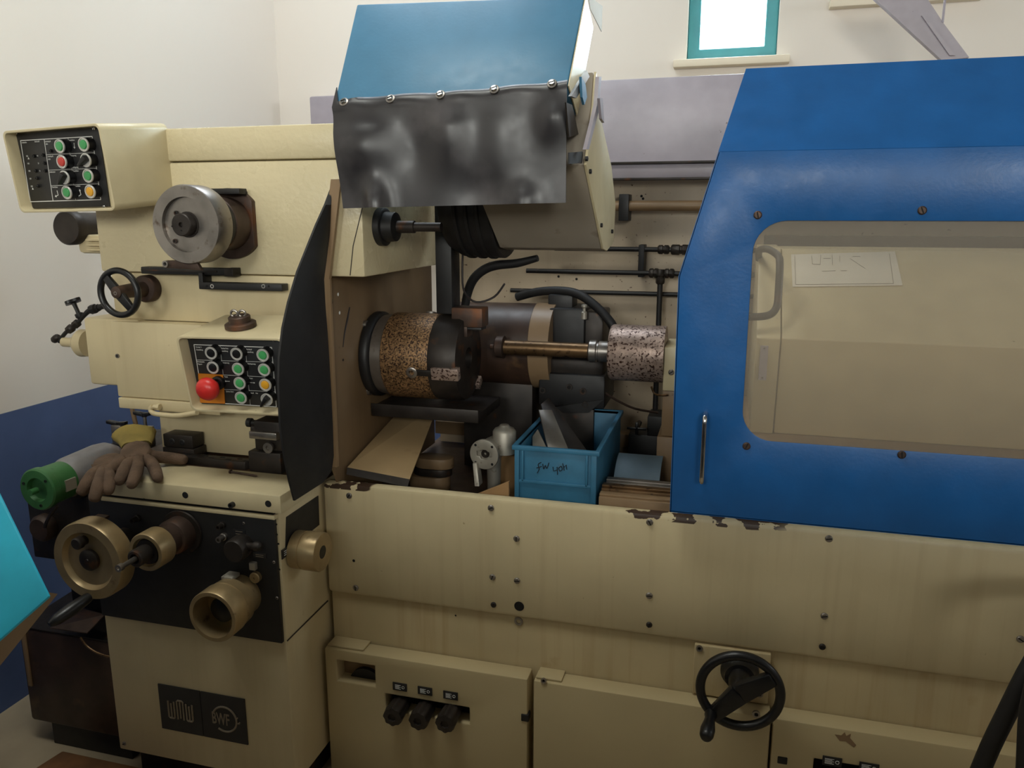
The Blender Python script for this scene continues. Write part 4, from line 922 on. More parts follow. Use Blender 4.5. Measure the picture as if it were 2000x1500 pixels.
tag(MB().tube([PY(157, 1245, 1.60), PY(170, 1262, 1.60), PY(190, 1275, 1.60), PY(215, 1283, 1.605)], .003, 8).build('tank_wire', 'bronze'), 'tan wire looping across the brown tank front', 'wire')
a = PZ(122, 1466, .028); b = PZ(330, 1490, .028)
tag(MB().prism([(a.x, a.y, 0), (b.x + .1, a.y, 0), (b.x + .1, a.y - .16, 0), (a.x - .03, a.y - .16, 0)], (0, 0, .028)).build('wooden_plank', 'wood', None, .004), 'oily brown wooden plank on the concrete floor', 'plank')
# neighbouring machine: teal cover corner in view, body behind the camera added for shade
tc_ = thing('neighbour_machine', 'bright teal machine cover corner reaching in close to camera', 'machine', (-1.3, -.2, 0))
Y0 = .90
a, b, c = PY(-60, 837, 1.06), PY(101, 1166, .95), PY(-60, 1308, .86)
pn_ = (b - a).cross(c - a).normalized(); pn_ = -pn_ if pn_.y > 0 else pn_
dl_ = (c - a).normalized(); le = pn_.cross(dl_).normalized(); le = -le if le.x > 0 else le
MB().prism([a, b, c, c + le * .35, a + le * .35], pn_ * .008).build('cover_panel', 'teal', tc_, .003)
MB().prism([b + V((-.02, .002, 0)), c + V((0, .002, 0)), c + V((.0, .03, -.03)), b + V((-.03, .03, -.018))], (0, .01, 0)).build('lower_lip', 'cream_dirty', tc_)
box('stand', 'dark_steel', tc_, -1.5, -1.44, Y0 - .9, Y0 - .012, 0, 1.0)
box('unseen_blocker', 'black', tc_, -2.1, 2.2, -1.15, -.45, .0, 1.58, bev=.02)  # unseen, added to block window light from the lower fronts

# ================================================================== WHEEL GUARD WITH BLUE HOOD
wg = thing('wheel_guard', 'faded blue wheel guard hood with black rubber apron over grinding wheel', 'machine guard', (-.6, 1.9, 1.43))
B0, B1 = PY(650, 212, 1.70), PY(1108, 168, 1.70)
T0, T1 = PX(697, 8, B0.x), PX(1142, -8, B1.x)
nrm = (B1 - B0).cross(T0 - B0).normalized()
if nrm.y > 0: nrm = -nrm
MB().prism([B0, B1, T1, T0], -nrm * .10).build('hood_shell', 'blue_grey', wg, .004)
ed = [B1, T1]; MB().prism([B1 + V((.001, .0, 0)), T1 + V((.001, 0, 0)), T1 + V((.001, 0, 0)) - nrm * .098, B1 + V((.001, 0, 0)) - nrm * .098], (.0025, 0, 0)).build('hood_side', 'cream_clean', wg)
# apron
NX, NZ = 44, 26
vs = []; fs = []
bl_, br_ = PY(670, 407, 1.695), PY(1105, 396, 1.695)
tops = [(650, 199), (700, 186), (771, 183), (830, 176), (872, 178), (930, 172), (977, 170), (1040, 163), (1112, 161)]
def topy(px):
    for (x0, y0), (x1, y1) in zip(tops, tops[1:]):
        if x0 <= px <= x1: return y0 + (y1 - y0) * (px - x0) / (x1 - x0)
    return tops[-1][1]
bumps = [(.17, .98, .05, .24, -.034), (.12, .40, .13, .26, -.024), (.02, .05, .05, .10, .010), (.50, .32, .09, .34, -.018), (.38, .45, .10, .3, .010), (.62, .9, .10, .2, .008), (.82, .98, .06, .14, -.020), (.95, .25, .05, .2, -.016), (.72, .4, .08, .35, -.006)]
for j in range(NZ + 1):
    for i in range(NX + 1):
        s = i / NX; x = 648 + (1112 - 648) * s
        crease = B0.lerp(B1, s) + nrm * .005
        if j <= 2:
            tp = PY(x, topy(x), 1.70); up = (T0 - B0).lerp(T1 - B1, s); up.normalize()
            hgt = max(.012, (tp.z - crease.z)); q = crease + up * hgt * (1 - j / 2) + nrm * (.002 * math.sin(s * 26))
        else:
            t = (j - 2) / (NZ - 2); q = crease.lerp(bl_.lerp(br_, s), t)
            d = sum(a * math.exp(-((s - u) / w) ** 2 - ((t - v_) / h_) ** 2) for u, v_, w, h_, a in bumps) * min(1, t * 4)
            q = q + V((0, d, 0))
        vs.append(q)
for j in range(NZ):
    for i in range(NX): k = j * (NX + 1) + i; fs.append((k, k + 1, k + NX + 2, k + NX + 1))
n = len(vs); vs += [v + V((0, .004, 0)) for v in vs]; fs += [tuple(i + n for i in reversed(f)) for f in fs]
w_ = NX + 1; brd = list(range(w_)) + [j * w_ + NX for j in range(1, NZ + 1)] + [NZ * w_ + i for i in range(NX - 1, -1, -1)] + [j * w_ for j in range(NZ - 1, 0, -1)]
for i in range(len(brd)): a, b = brd[i], brd[(i + 1) % len(brd)]; fs.append((a, b, b + n, a + n))
ap = lab(MB().add(vs, fs).build('rubber_apron', 'rubber', wg, smooth=60), 'black hanging rubber apron')
for px, py in ((673, 200), (771, 194), (872, 188), (977, 181), (1085, 170)):
    s = (px - 648) / 464; cr = B0.lerp(B1, s); up = (T0 - B0).normalized(); z = PY(px, py, 1.69).z
    p = cr + up * max(.004, z - cr.z) + nrm * .008
    MB().lathe(p - nrm * .003, nrm, [(0, .0105), (.003, .0105), (.004, .008)], 20).build('washer', 'steel', ap)
    screw(ap, p, nrm, .0072, .006, 'chrome', ang=R(20))
# cream guard casing: side profile swept along X
XE = -.32
prof = [PX(x, y, XE) for x, y in ((1140, 322), (1174, 486), (1181, 490), (1194, 474), (1198, 400), (1190, 325), (1172, 245), (1160, 140), (1155, 205))]
cs = MB().prism([V((-.585, p.y, p.z)) for p in prof], (XE + .585, 0, 0)).build('guard_casing', 'casing_grey', wg, .004)
pr2 = [V((XE, p.y, p.z)) for p in prof]
MB().prism(pr2, (.006, 0, 0)).build('end_cover', 'cream_clean', wg, .001)
for px, py in ((1151, 335), (1173, 440), (1150, 253), (1146, 276), (1144, 310), (1194, 452)): screw(wg, PX(px, py, XE + .006), (1, 0, 0), .0052, .006, 'black', kind='hex')
MB().prism([PX(x, y, XE + .008) for x, y in ((1138, 292), (1159, 205), (1163, 150), (1168, 150), (1163, 215), (1143, 292))], (.008, 0, 0)).build('hinge_strip', 'grey_sheet', wg)
MB().prism([PX(x, y, XE + .004) for x, y in ((1110, 188), (1120, 192), (1146, 150), (1141, 138))], (.006, 0, 0)).build('corner_bracket', 'steel', wg)
MB().prism([PX(x, y, XE + .012) for x, y in ((1131, 150), (1139, 165), (1142, 190), (1137, 205), (1133, 190))], (.005, 0, 0)).build('latch_paddle', 'blue_grey', wg)
MB().prism([PX(x, y, XE + .02) for x, y in ((1166, 192), (1172, 192), (1175, 240), (1170, 232))], (.006, 0, 0)).build('stay_bar', 'grey_sheet', wg)
MB().prism([PX(x, y, XE - .02) for x, y in ((1106, 200), (1118, 205), (1130, 262), (1112, 268))], (-.003, 0, 0)).build('seal_strip', 'dark_steel', wg)
MB().prism([PX(x, y, XE - .004) for x, y in ((1112, 298), (1138, 296), (1140, 318), (1112, 320))], (-.003, 0, 0)).build('seal_block', 'rubber_dark', wg)
MB().prism([PX(x, y, XE + .06) for x, y in ((1148, -8), (1176, 12), (1174, 62), (1152, 18))], (.001, 0, 0)).build('paper_tag', 'paper', wg)
# grinding wheel and flange stack inside
wyc, wzc = 2.09, 1.605
wl = thing('grinding_wheel', 'black grinding wheel showing below the rubber apron', 'grinding wheel', (-.68, wyc, wzc - .17))
MB().lathe((-.734, wyc, wzc), (1, 0, 0), [(0, .05), (0, .15), (.03, .168), (.140, .172), (.145, .168), (.145, .05)], 64).build('abrasive_disc', 'black', wl)
for x, r in ((-.63, .1745), (-.66, .1738), (-.69, .1735)): MB().lathe((x, wyc, wzc), (1, 0, 0), [(0, r - .004), (.002, r), (.010, r), (.012, r - .004)], 64).build('band', 'rubber_dark', wl)
# spindle shaft from the column side face to the wheel
s0 = PX(742, 443, -.872)
ws = thing('dressing_spindle', 'dark shaft with round black flange under the apron', 'spindle', s0)
xe = PY(862, 436, s0.y).x
MB().lathe(s0, (1, 0, 0), [(0, .048), (.016, .048), (.018, .044), (.018, .038), (.045, .036), (.05, .016), (.05, 0)], 40).build('flange', 'black', ws)
MB().lathe(s0 + V((.05, 0, 0)), (1, 0, 0), [(0, .0155), (.045, .0155), (.046, .0115), (xe - s0.x - .05, .0115)], 24).build('shaft', 'dark_steel', ws)
# black arm hanging in front of the chuck
ya = 2.06
a0, a1 = PY(850, 395, ya), PY(889, 395, ya); zb = PY(870, 612, ya).z
am_ = thing('gauge_arm', 'black vertical arm with brown clamp block hanging over the chuck', 'machine arm', ((a0.x + a1.x) / 2, ya, zb))
MB().box(a0.x + .004, a1.x - .006, ya - .02, ya + .05, zb, 1.60).build('arm_bar', 'black', am_, .004)
c0, c1 = PY(890, 600, ya - .02), PY(944, 640, ya - .02)
MB().box(c0.x - .01, c1.x, ya - .03, ya + .03, c1.z, c0.z).build('clamp_block', 'rust_steel', am_, .004)
MB().box(c0.x + .0, c0.x + .035, ya - .028, ya + .02, c1.z - .028, c1.z + .01).build('clamp_foot', 'rust_steel', am_, .003)
MB().box(c0.x + .025, c1.x - .004, ya - .026, ya + .02, c1.z - .008, c1.z).build('clamp_pad', 'black', am_, .002)
tag(MB().tube([PY(905, 470, 2.1), PY(903, 530, 2.1), PY(907, 570, 2.08), PY(930, 590, 2.06), PY(965, 580, 2.1), PY(985, 555, 2.2)], .003, 8).build('sensor_cable', 'wire'), 'thin brown cable looping above the clamp block', 'cable')
# black coolant hose to the wheel
tag(MB().tube([PY(908, 600, 2.2), PY(914, 570, 2.2), PY(925, 545, 2.19), PY(945, 527, 2.18), PY(970, 518, 2.17), PY(1010, 514, 2.16), PY(1050, 504, 2.15)], [.012, .013, .0135, .0135, .013, .012, .009], 14).build('coolant_hose', 'rubber_dark'), 'thick black hose curving under the grinding wheel guard', 'hose')
nz = PY(948, 492, 2.12)
tag(MB().lathe(PY(928, 494, 2.14), PY(970, 488, 2.14) - PY(928, 494, 2.14), [(0, .007), (.01, .009), (.02, .007), (.05, .007), (.052, .010), (.06, .010), (.062, .005)], 12).build('coolant_nozzle', 'alum'), 'short pale nozzle stub below the grinding wheel', 'nozzle')

# ================================================================== CHUCK
cc = PX(735, 690, XG); cy, cz = cc.y, cc.z
ck = thing('chuck', 'rusty three jaw chuck on a black backing flange', 'chuck', (-.85, cy, cz - .13))
xe = PY(903, 690, cy - .05).x
A = (XG + .001, cy, cz); LX = xe - XG
MB().lathe(A, (1, 0, 0), [(0, .118), (.004, .121), (.02, .121), (.026, .116), (.03, .10)], 64).build('backing_flange', 'black', ck)
bd = MB().lathe(A, (1, 0, 0), [(.022, .100), (.03, .112), (.062, .1165), (.064, .114)], 64).build('adapter_ring', 'steel', ck)
MB().lathe(A, (1, 0, 0), [(.064, .119), (.068, .1205), (LX * .70, .1205), (LX * .72, .119)], 72).build('chuck_body', 'chuck', ck)
MB().lathe(A, (1, 0, 0), [(LX * .72, .1185), (LX * .73, .1195), (LX * .96, .1195), (LX, .115), (LX, .03), (LX * .9, .028), (LX * .9, 0)], 72).build('front_ring', 'dark_steel', ck)
for t in (192, 72, 312):
    d = V((0, math.cos(R(t)), math.sin(R(t)))); q = V((0, -d.z, d.y))
    x0 = XG + LX * .66; o = V((0, cy, cz)) + d * .104
    def P3(x, r, w): return V((x, 0, 0)) + o + d * r + q * w
    jw = MB().hexa([P3(x0 + .03, 0, -.017), P3(xe + .012, 0, -.017), P3(xe + .012, 0, .017), P3(x0 + .03, 0, .017), P3(x0 + .03, .022, -.017), P3(xe + .012, .022, -.017), P3(xe + .012, .022, .017), P3(x0 + .03, .022, .017)]).build('jaw', 'pitted', ck, .002)
    MB().hexa([P3(x0 - .02, 0, -.009), P3(x0 + .032, 0, -.009), P3(x0 + .032, 0, .009), P3(x0 - .02, 0, .009), P3(x0 - .02, .020, -.009), P3(x0 + .032, .020, -.009), P3(x0 + .032, .020, .009), P3(x0 - .02, .020, .009)]).build('jaw_screw', 'dark_steel', jw, .002)
    MB().lathe(V((x0 - .026, 0, 0)) + o + d * .010, d, [(0, .016), (.010, .016), (.012, .013), (.012, .008), (.006, .007), (.006, 0)], 24).build('adjusting_bolt', 'steel', jw)
for px, py in ((712, 634), (719, 763)): screw(gd, PX(px, py, XG), (1, 0, 0), .012, .010, 'steel', kind='hex')
# drip pan below the chuck
b = PY(945, 795, cy)
dp = thing('drip_pan', 'dark oily pan fixed to the guard below the chuck', 'drip pan', (-.85, 2.12, .985))
box('pan_body', 'dark_steel', dp, XG + .002, b.x, 2.02, 2.235, .985, 1.012)
box('pan_lip', 'dark_steel', dp, XG + .002, b.x, 2.015, 2.02, .985, 1.022)

# ================================================================== INTERNAL GRINDING SPINDLE
ys = 2.20; q = PY(1250, 690, ys); zs = q.z
sx0 = PY(1193, 690, ys).x; sx1 = -.165
isp = thing('internal_spindle', 'pitted steel spindle cylinder with long bronze quill', 'grinding spindle', (-.3, ys, zs - .08))
MB().lathe((sx0, ys, zs), (1, 0, 0), [(0, .05), (0, .074), (.006, .0785), (sx1 - sx0, .0785)], 64).build('spindle_cylinder', 'pitted', isp)
qx = PY(985, 684, ys).x
nx = PY(1150, 688, ys).x
MB().lathe((nx, ys, zs), (1, 0, 0), [(0, .026), (.004, .032), (.022, .032), (.024, .026), (.028, .026), (.03, .030), (sx0 - nx, .030)], 28).build('collet_nut', 'steel', isp)
MB().lathe((qx, ys, zs), (1, 0, 0), [(0, .0215), (nx - qx, .0215)], 32).build('quill', 'bronze', isp)
MB().lathe((qx - .042, ys, zs), (1, 0, 0), [(0, .006), (.012, .008), (.014, .020), (.02, .031), (.042, .033), (.044, .028)], 36).build('quill_collar', 'rust_steel', isp)
hb = MB().box(sx1, sx1 + .09, ys - .06, ys + .1, zs - .09, zs + .03).build('holder_block', 'cream_clean', isp, .003)
box('holder_foot', 'cream_dirty', isp, sx1 + .0, sx1 + .09, ys - .05, ys + .1, zs - .22, zs - .092)
box('holder_base', 'cream_dirty', isp, sx1 - .01, sx1 + .09, ys - .055, ys + .1, .757, zs - .222)
screw(isp, PY(1311, 727, ys - .06), (0, -1, 0), .008, .005, 'steel')
tag(MB().tube([PY(1272, 755, 2.15), PY(1278, 768, 2.15), PY(1290, 772, 2.14), PY(1305, 771, 2.14)], .003, 8).build('grease_wire', 'bronze'), 'short bent wire beside the spindle holder block', 'wire')
# belt motor drum behind
yd = 2.38
c = PY(1000, 672, yd); xa, xb, xc = PY(945, 672, yd).x, PY(1034, 672, yd - .1).x, PY(1074, 672, yd - .1).x
dm = thing('spindle_motor', 'brown grey drum motor with pale end band behind the quill', 'motor', (c.x, yd, c.z - .13))
MB().lathe((xa - .12, yd, c.z), (1, 0, 0), [(0, .10), (.02, .128), (xb - xa + .12, .130)], 56).build('motor_drum', 'brown_tank', dm)
MB().lathe((xb, yd, c.z), (1, 0, 0), [(0, .130), (.002, .133), (xc - xb, .133), (xc - xb, .10)], 56).build('end_band', 'cream_dirty', dm)
box('motor_foot', 'dark_steel', dm, xa - .05, xb, yd - .06, yd + .1, .757, c.z - .11)
# dark slide casting
sc2 = thing('slide_casting', 'black irregular slide casting with socket bolts behind the quill', 'casting', (PY(1115, 800, 2.33).x, 2.35, .80))
def cb(nm, x0, y0, x1, y1, Y, dep, m='black', bev=.006): a = PY(x0, y0, Y); b = PY(x1, y1, Y); return MB().box(a.x, b.x, Y, Y + dep, b.z, a.z).build(nm, m, sc2, bev)
cb('upper_block', 1072, 602, 1140, 705, 2.32, .16); cb('rear_block', 1130, 608, 1176, 720, 2.34, .14, 'dark_steel')
cb('top_valve', 1070, 575, 1118, 612, 2.36, .08)
cb('lower_block', 1052, 728, 1180, 800, 2.28, .2); cb('neck_block', 1068, 700, 1178, 735, 2.30, .18, 'dark_steel')
MB().prism([PY(x, y, 2.275) for x, y in ((1085, 795), (1180, 780), (1150, 806), (1100, 806))], (0, .15, 0)).build('bevel_foot', 'black', sc2)
for px, py in ((1060, 762), (1139, 764), (1143, 790), (1112, 756)): screw(sc2, PY(px, py, 2.279), (0, -1, 0), .010, .005, 'dark_steel', kind='hex')
a = PY(1141, 610, 2.32); MB().lathe(a, (0, 0, 1), [(-.02, .009), (0, .009), (.004, .005), (.012, .005), (.016, .009), (.022, .009), (.024, .004)], 10).build('grease_nipple', 'alum', sc2)
box('casting_base', 'dark_steel', sc2, PY(1075, 790, 2.3).x, PY(1160, 790, 2.3).x, 2.30, 2.5, .757, PY(1100, 800, 2.28).z)
tag(MB().tube([PY(1010, 580, 2.42), PY(1050, 570, 2.40), PY(1095, 568, 2.38), PY(1130, 575, 2.36), PY(1160, 595, 2.34), PY(1185, 620, 2.32), PY(1200, 645, 2.31), PY(1205, 690, 2.31)], .0135, 14).build('coolant_hose', 'rubber_dark'), 'black hose arching over the slide casting to spindle', 'hose')
tag(MB().tube([PY(1178, 765, 2.30), PY(1205, 782, 2.32), PY(1240, 798, 2.34), PY(1285, 806, 2.36)], .0035, 8).build('signal_cable', 'rust_steel'), 'thin brown cable sagging toward the upright pipe', 'cable')

# ================================================================== BLUE SLIDING DOOR
YS = 1.74
sd = thing('sliding_door', 'large blue enamel sliding door with hazy window', 'machine door', (.6, 1.85, .88))
fr = FRONT((0, YS, 0))
A = lambda x, y: fr.at(x, y)
XD1 = 1.45
p0, p1, p2 = A(1308, 1000), A(1325, 540), A(1403, 296)
outer = [p0, (XD1, p0[1]), (XD1, p2[1]), p2, p1]
wx0 = A(1461, 640)[0]; wz1 = A(1500, 431)[1]; wz0 = A(1500, 862)[1]
hole_ = rrect(wx0, 1.25, wz0, wz1, .065, 8)
MB().plate(fr, outer, [hole_], -.004, 0).build('front_panel', 'blue', sd, .0015)
Yt = 1.93
q2 = PY(1457, 134, Yt); c2 = fr.p(*p2)
zt = q2.z
mb = MB().prism([V((c2.x, YS, c2.z)), V((XD1, YS, c2.z)), V((XD1, Yt, zt)), V((q2.x, Yt, zt))], (0, .003, -.003)); mb.build('sloped_panel', 'blue', sd)
MB().prism([V((q2.x, Yt, zt)), V((XD1, Yt, zt)), V((XD1, 2.06, zt + .004)), V((q2.x, 2.06, zt + .004))], (0, 0, -.003)).build('roof_panel', 'cream_clean', sd)
mb = MB()
for a, b in ((fr.p(*p0), fr.p(*p1)), (fr.p(*p1), c2)): mb.hexa([a, b, b + V((.003, 0, 0)), a + V((.003, 0, 0)), a + V((0, .03, 0)), b + V((0, .03, 0)), b + V((.003, .03, 0)), a + V((.003, .03, 0))])
mb.build('edge_flange', 'blue', sd)
box('bottom_flange', 'blue', sd, p0[0], XD1, YS, YS + .03, p0[1], p0[1] + .003, bev=0)
pn = MB().box(wx0 - .03, 1.28, YS + .005, YS + .009, wz0 - .03, wz1 + .03).build('window_pane', 'acrylic', sd)
for px, py in ((1480, 420), (1801, 411), (1458, 871), (1761, 888)): screw(sd, PY(px, py, YS), (0, -1, 0), .0085, .005, 'rust_steel')
h0, h1 = PY(1376, 815, YS - .035), PY(1371, 943, YS - .035)
hx = (h0.x + h1.x) / 2
MB().tube([(hx, YS, h0.z), (hx, YS - .02, h0.z + .001), (hx, YS - .031, h0.z - .004), (hx, YS - .035, h0.z - .014), (hx, YS - .035, h1.z + .014), (hx, YS - .031, h1.z + .004), (hx, YS - .02, h1.z - .001), (hx, YS, h1.z)], .0055, 12).build('pull_handle', 'chrome', sd)

# ================================================================== WHEELHEAD COVER BEHIND THE WINDOW
yw0 = 1.98
wh = thing('wheelhead_cover', 'cream wheelhead cover with drawing sheet seen through door window', 'machine cover', (.6, 2.15, .86))
xa = PY(1527, 660, yw0).x; xs = PY(1477, 660, yw0).x
zf = PY(1600, 664, yw0).z; zb0 = PY(1600, 852, yw0 + .05).z; yu = 2.24; zu = PY(1600, 487, yu).z
side = [V((xa, yw0 + .05, zb0)), V((xa, yw0, zf)), V((xa, yu, zu)), V((xa, 2.45, zu)), V((xa, 2.45, zb0))]
MB().prism(side, (1.35 - xa, 0, 0)).build('cover_body', 'cream_clean', wh, .003)
sd2 = [V((xs, yw0 + .042, zb0)), V((xs, yw0 - .008, zf)), V((xs, yu - .008, zu + .004)), V((xs, 2.45, zu + .004)), V((xs, 2.45, zb0))]
MB().prism(sd2, (xa - xs - .003, 0, 0)).build('side_frame', 'cream_clean', wh, .003)
box('base_rail', 'dark_steel', wh, xs - .03, 1.35, yw0 - .03, 2.45, .757, zb0 - .012)
box('base_lip', 'cream_dirty', wh, xs - .02, 1.35, yw0 - .02, 2.45, zb0 - .012, zb0 - .001)
a = PY(1490, 708, yw0 - .003)
pt = box('small_plate', 'grey_sheet', wh, a.x - .008, a.x + .010, yw0 - .010, yw0 + .012, a.z - .042, a.z + .042, bev=0)
for dz_ in (-.036, .036): screw(wh, (a.x + .001, yw0 - .011, a.z + dz_), (0, -1, 0), .0025, .002, 'chrome')
hy = yw0 - .03
MB().tube([PY(1482, 505, 2.22), PY(1483, 489, 2.16), PY(1500, 487, 2.10), PY(1520, 500, 2.06), PY(1523, 520, 2.03), PY(1521, 560, 2.01), PY(1518, 595, 1.99), PY(1508, 612, 1.98), PY(1490, 618, 1.975), PY(1462, 619, 1.97)], .009, 12).build('grab_handle', 'dark_steel', wh)
# upper dark machinery strip above the cover
box('top_strip', 'dark_steel', wh, xs + .02, 1.35, 2.46, 2.49, zu - .05, zu + .03)
# drawing sheet on the sloped face
fs_ = Fr((xa, yw0, zf), (1, 0, 0), (0, yu - yw0, zu - zf))
ps = [fs_.at(x, y, .002) for x, y in ((1545, 497), (1548, 560), (1763, 557), (1748, 491))]
ph = thing('drawing_sheet', 'white paper machine drawing taped on the wheelhead cover', 'paper', fs_.p(*ps[1]))
MB().plate(fs_, list(reversed(ps)), [], .0012, .002).build('sheet', 'paper', ph)
mb = MB()
def dl(x, y, x2, y2, w_=.0008): line(mb, fs_, fs_.at(x, y, .002), fs_.at(x2, y2, .002), w_, .0028)
for s in ((1552, 499, 1554, 556), (1554, 556, 1745, 554), (1745, 554, 1737, 496), (1585, 500, 1587, 516), (1587, 516, 1602, 517), (1602, 517, 1603, 498), (1625, 498, 1626, 518), (1608, 505, 1622, 505), (1665, 501, 1680, 501), (1640, 500, 1640, 512), (1605, 530, 1632, 529), (1642, 529, 1654, 529), (1660, 505, 1690, 525)): dl(*s)
mb.build('ink_lines', 'ink', ph)

# slanted panel hung above the door
yq = 3.2
sp_ = thing('slanted_panel', 'pale lilac slanted panel hung on a thin rod near window', 'panel', PY(1860, 105, yq))
MB().prism([PY(1690, -20, yq), PY(1800, -20, yq), PY(1842, 44, yq), PY(1893, 112, yq), PY(1840, 118, yq)], (0, .03, 0)).build('panel_board', 'grey_sheet', sp_)
MB().prism([PY(1800, 30, yq - .01), PY(1806, 30, yq - .01), PY(1866, 108, yq - .01), PY(1855, 108, yq - .01)], (0, .008, 0)).build('panel_rib', 'grey_sheet', sp_)
q_ = PY(1841, 44, yq)
MB().tube([q_, V((q_.x, q_.y, ZC))], .004, 8).build('hanger_rod', 'grey_sheet', sp_)

# ================================================================== LOOSE THINGS IN THE TROUGH
ZT = .756
# crate
X0, X1 = PY(1006, 900, 1.885).x, PY(1166, 900, 1.885).x
zr = PY(1080, 876, 1.885).z; Y0, Y1 = 1.885, 2.32
cr = thing('plastic_crate', 'blue plastic crate with handwritten marking full of metal plates', 'crate', ((X0 + X1) / 2, 2.1, ZT))
mb = MB(); t = .005
f_ = FRONT((0, Y0, 0))
mb.box(X0, X1, Y0, Y0 + t, ZT, zr); mb.build('front_wall', 'crate', cr, .001)
box('back_wall', 'crate', cr, X0, X1, Y1 - t, Y1, ZT, zr, bev=.001)
box('side_wall', 'crate', cr, X0, X0 + t, Y0 + t, Y1 - t, ZT, zr, bev=.001); box('side_wall', 'crate', cr, X1 - t, X1, Y0 + t, Y1 - t, ZT, zr, bev=.001)
box('crate_base', 'crate', cr, X0 + t, X1 - t, Y0 + t, Y1 - t, ZT, ZT + .006, bev=0)
fro = Fr((0, 0, zr), (1, 0, 0), (0, 1, 0))
MB().plate(fro, rect(X0 - .007, X1 + .007, Y0 - .007, Y1 + .007), [rect(X0 + t, X1 - t, Y0 + t, Y1 - t)], -.010, .002).build('rim', 'crate', cr, .002)
zrib = PY(1080, 945, 1.88).z
for a, b, c, d in ((X0, X0 + .012, ZT, zr), (X1 - .014, X1, ZT, zr), (X0 + .012, X1 - .014, zrib - .004, zrib + .004), (X0 + .018, X0 + .024, zrib, zr), (X1 - .028, X1 - .022, zrib, zr)):
    box('rib', 'crate', cr, a, b, Y0 - .006, Y0, c, d, bev=.001)
def hand(strokes):
    mb = MB(); f2 = FRONT((0, Y0 - .001, 0))
    for s in strokes: mb.tube([f2.p(*f2.at(x, y), 0) for x, y in s], .0011, 6)
    mb.build('handwriting', 'marker', cr)
hand([[(1057, 903), (1051, 907), (1053, 916), (1049, 924)], [(1048, 914), (1058, 911)], [(1060, 906), (1062, 916), (1065, 909), (1068, 915), (1072, 904)],
      [(1080, 912), (1081, 920), (1088, 918)], [(1088, 912), (1089, 927)], [(1091, 914), (1096, 911), (1098, 917), (1093, 920), (1091, 914)], [(1099, 905), (1102, 919)], [(1101, 913), (1106, 908), (1107, 917)]])
# plates standing in the crate
pl = [[(1039, 788, 2.12), (1072, 776, 2.16), (1165, 905, 2.0), (1085, 905, 1.96)], [(1052, 800, 2.05), (1078, 800, 2.07), (1120, 900, 1.94), (1078, 905, 1.93)], [(1036, 852, 2.02), (1050, 838, 2.04), (1075, 890, 1.93), (1040, 892, 1.93)]]
for i, (pp, m, lb) in enumerate(zip(pl, ('dark_steel', 'steel', 'alum'), ('dark curved metal plate leaning highest in the blue crate', 'narrow shiny metal plate leaning in the blue crate', 'small pale metal plate at the near corner of crate'))):
    q = [PY(*z) for z in pp]
    for v in q: v.x = max(X0 + .012, min(X1 - .012, v.x)); v.z = max(v.z, ZT + .012)
    n = (q[1] - q[0]).cross(q[3] - q[0]).normalized()
    tag(MB().prism(q, n * .006).build('metal_plate', m, None, .001), lb, 'metal plate', 'metal plates in the crate')
# valve casting with slotted flange
vc = PY(945, 888, 1.93)
va = thing('valve_casting', 'aluminium valve casting with slotted round flange facing out', 'casting', (vc.x, 2.0, ZT))
d = V((-.12, -1, .06)).normalized()
o_ = vc - d * .05
frv = Fr(vc, V((1, -.12, 0)), (0, 0, 1))
n = 40
outc = [(.041 * math.cos(2 * math.pi * i / n), .041 * math.sin(2 * math.pi * i / n)) for i in range(n)]
slot = [(-.022, -.006), (-.012, -.006), (-.009, -.013), (.009, -.013), (.012, -.006), (.022, -.006), (.022, .008), (.012, .008), (.006, .013), (-.006, .013), (-.012, .008), (-.022, .008)]
MB().plate(frv, outc, [slot], -.010, 0).build('flange', 'alum', va, .0012)
MB().lathe(frv.p(0, 0, -.010), -frv.n, [(0, .031), (.05, .033), (.09, .030), (.10, .02), (.10, 0)], 36).build('valve_body', 'alum', va)
MB().lathe(frv.p(0, 0, -.0101), frv.n, [(-.004, .03), (0, .012), (.003, .011), (.003, .004), (-.001, .003)], 28).build('valve_seat', 'dark_steel', va)
for t in (45, 135, 225, 315): p = frv.p(.034 * math.cos(R(t)), .034 * math.sin(R(t)), .0002); hole(va, p, frv.n, .0036)
MB().lathe(frv.p(.03, -.01, -.07), (0, 0, 1), [(0, .032), (.06, .032), (.068, .026), (.072, .016), (.078, .012), (.08, 0)], 32).build('bonnet', 'alum', va)
MB().lathe((vc.x + .01, vc.y + .06, ZT + .001), (0, 0, 1), [(0, .03), (.008, .03), (.012, .018), (vc.z - ZT - .02, .02)], 28).build('foot_neck', 'alum', va)
# small bright strip and dark box beside
a = PY(930, 930, 1.93); tag(MB().prism([PY(923, 905, 1.92), PY(931, 905, 1.92), PY(936, 950, 1.90), PY(927, 950, 1.90)], (0, .03, 0)).build('metal_strip', 'alum', None, .001), 'narrow pale metal strip standing below the valve casting', 'metal strip')
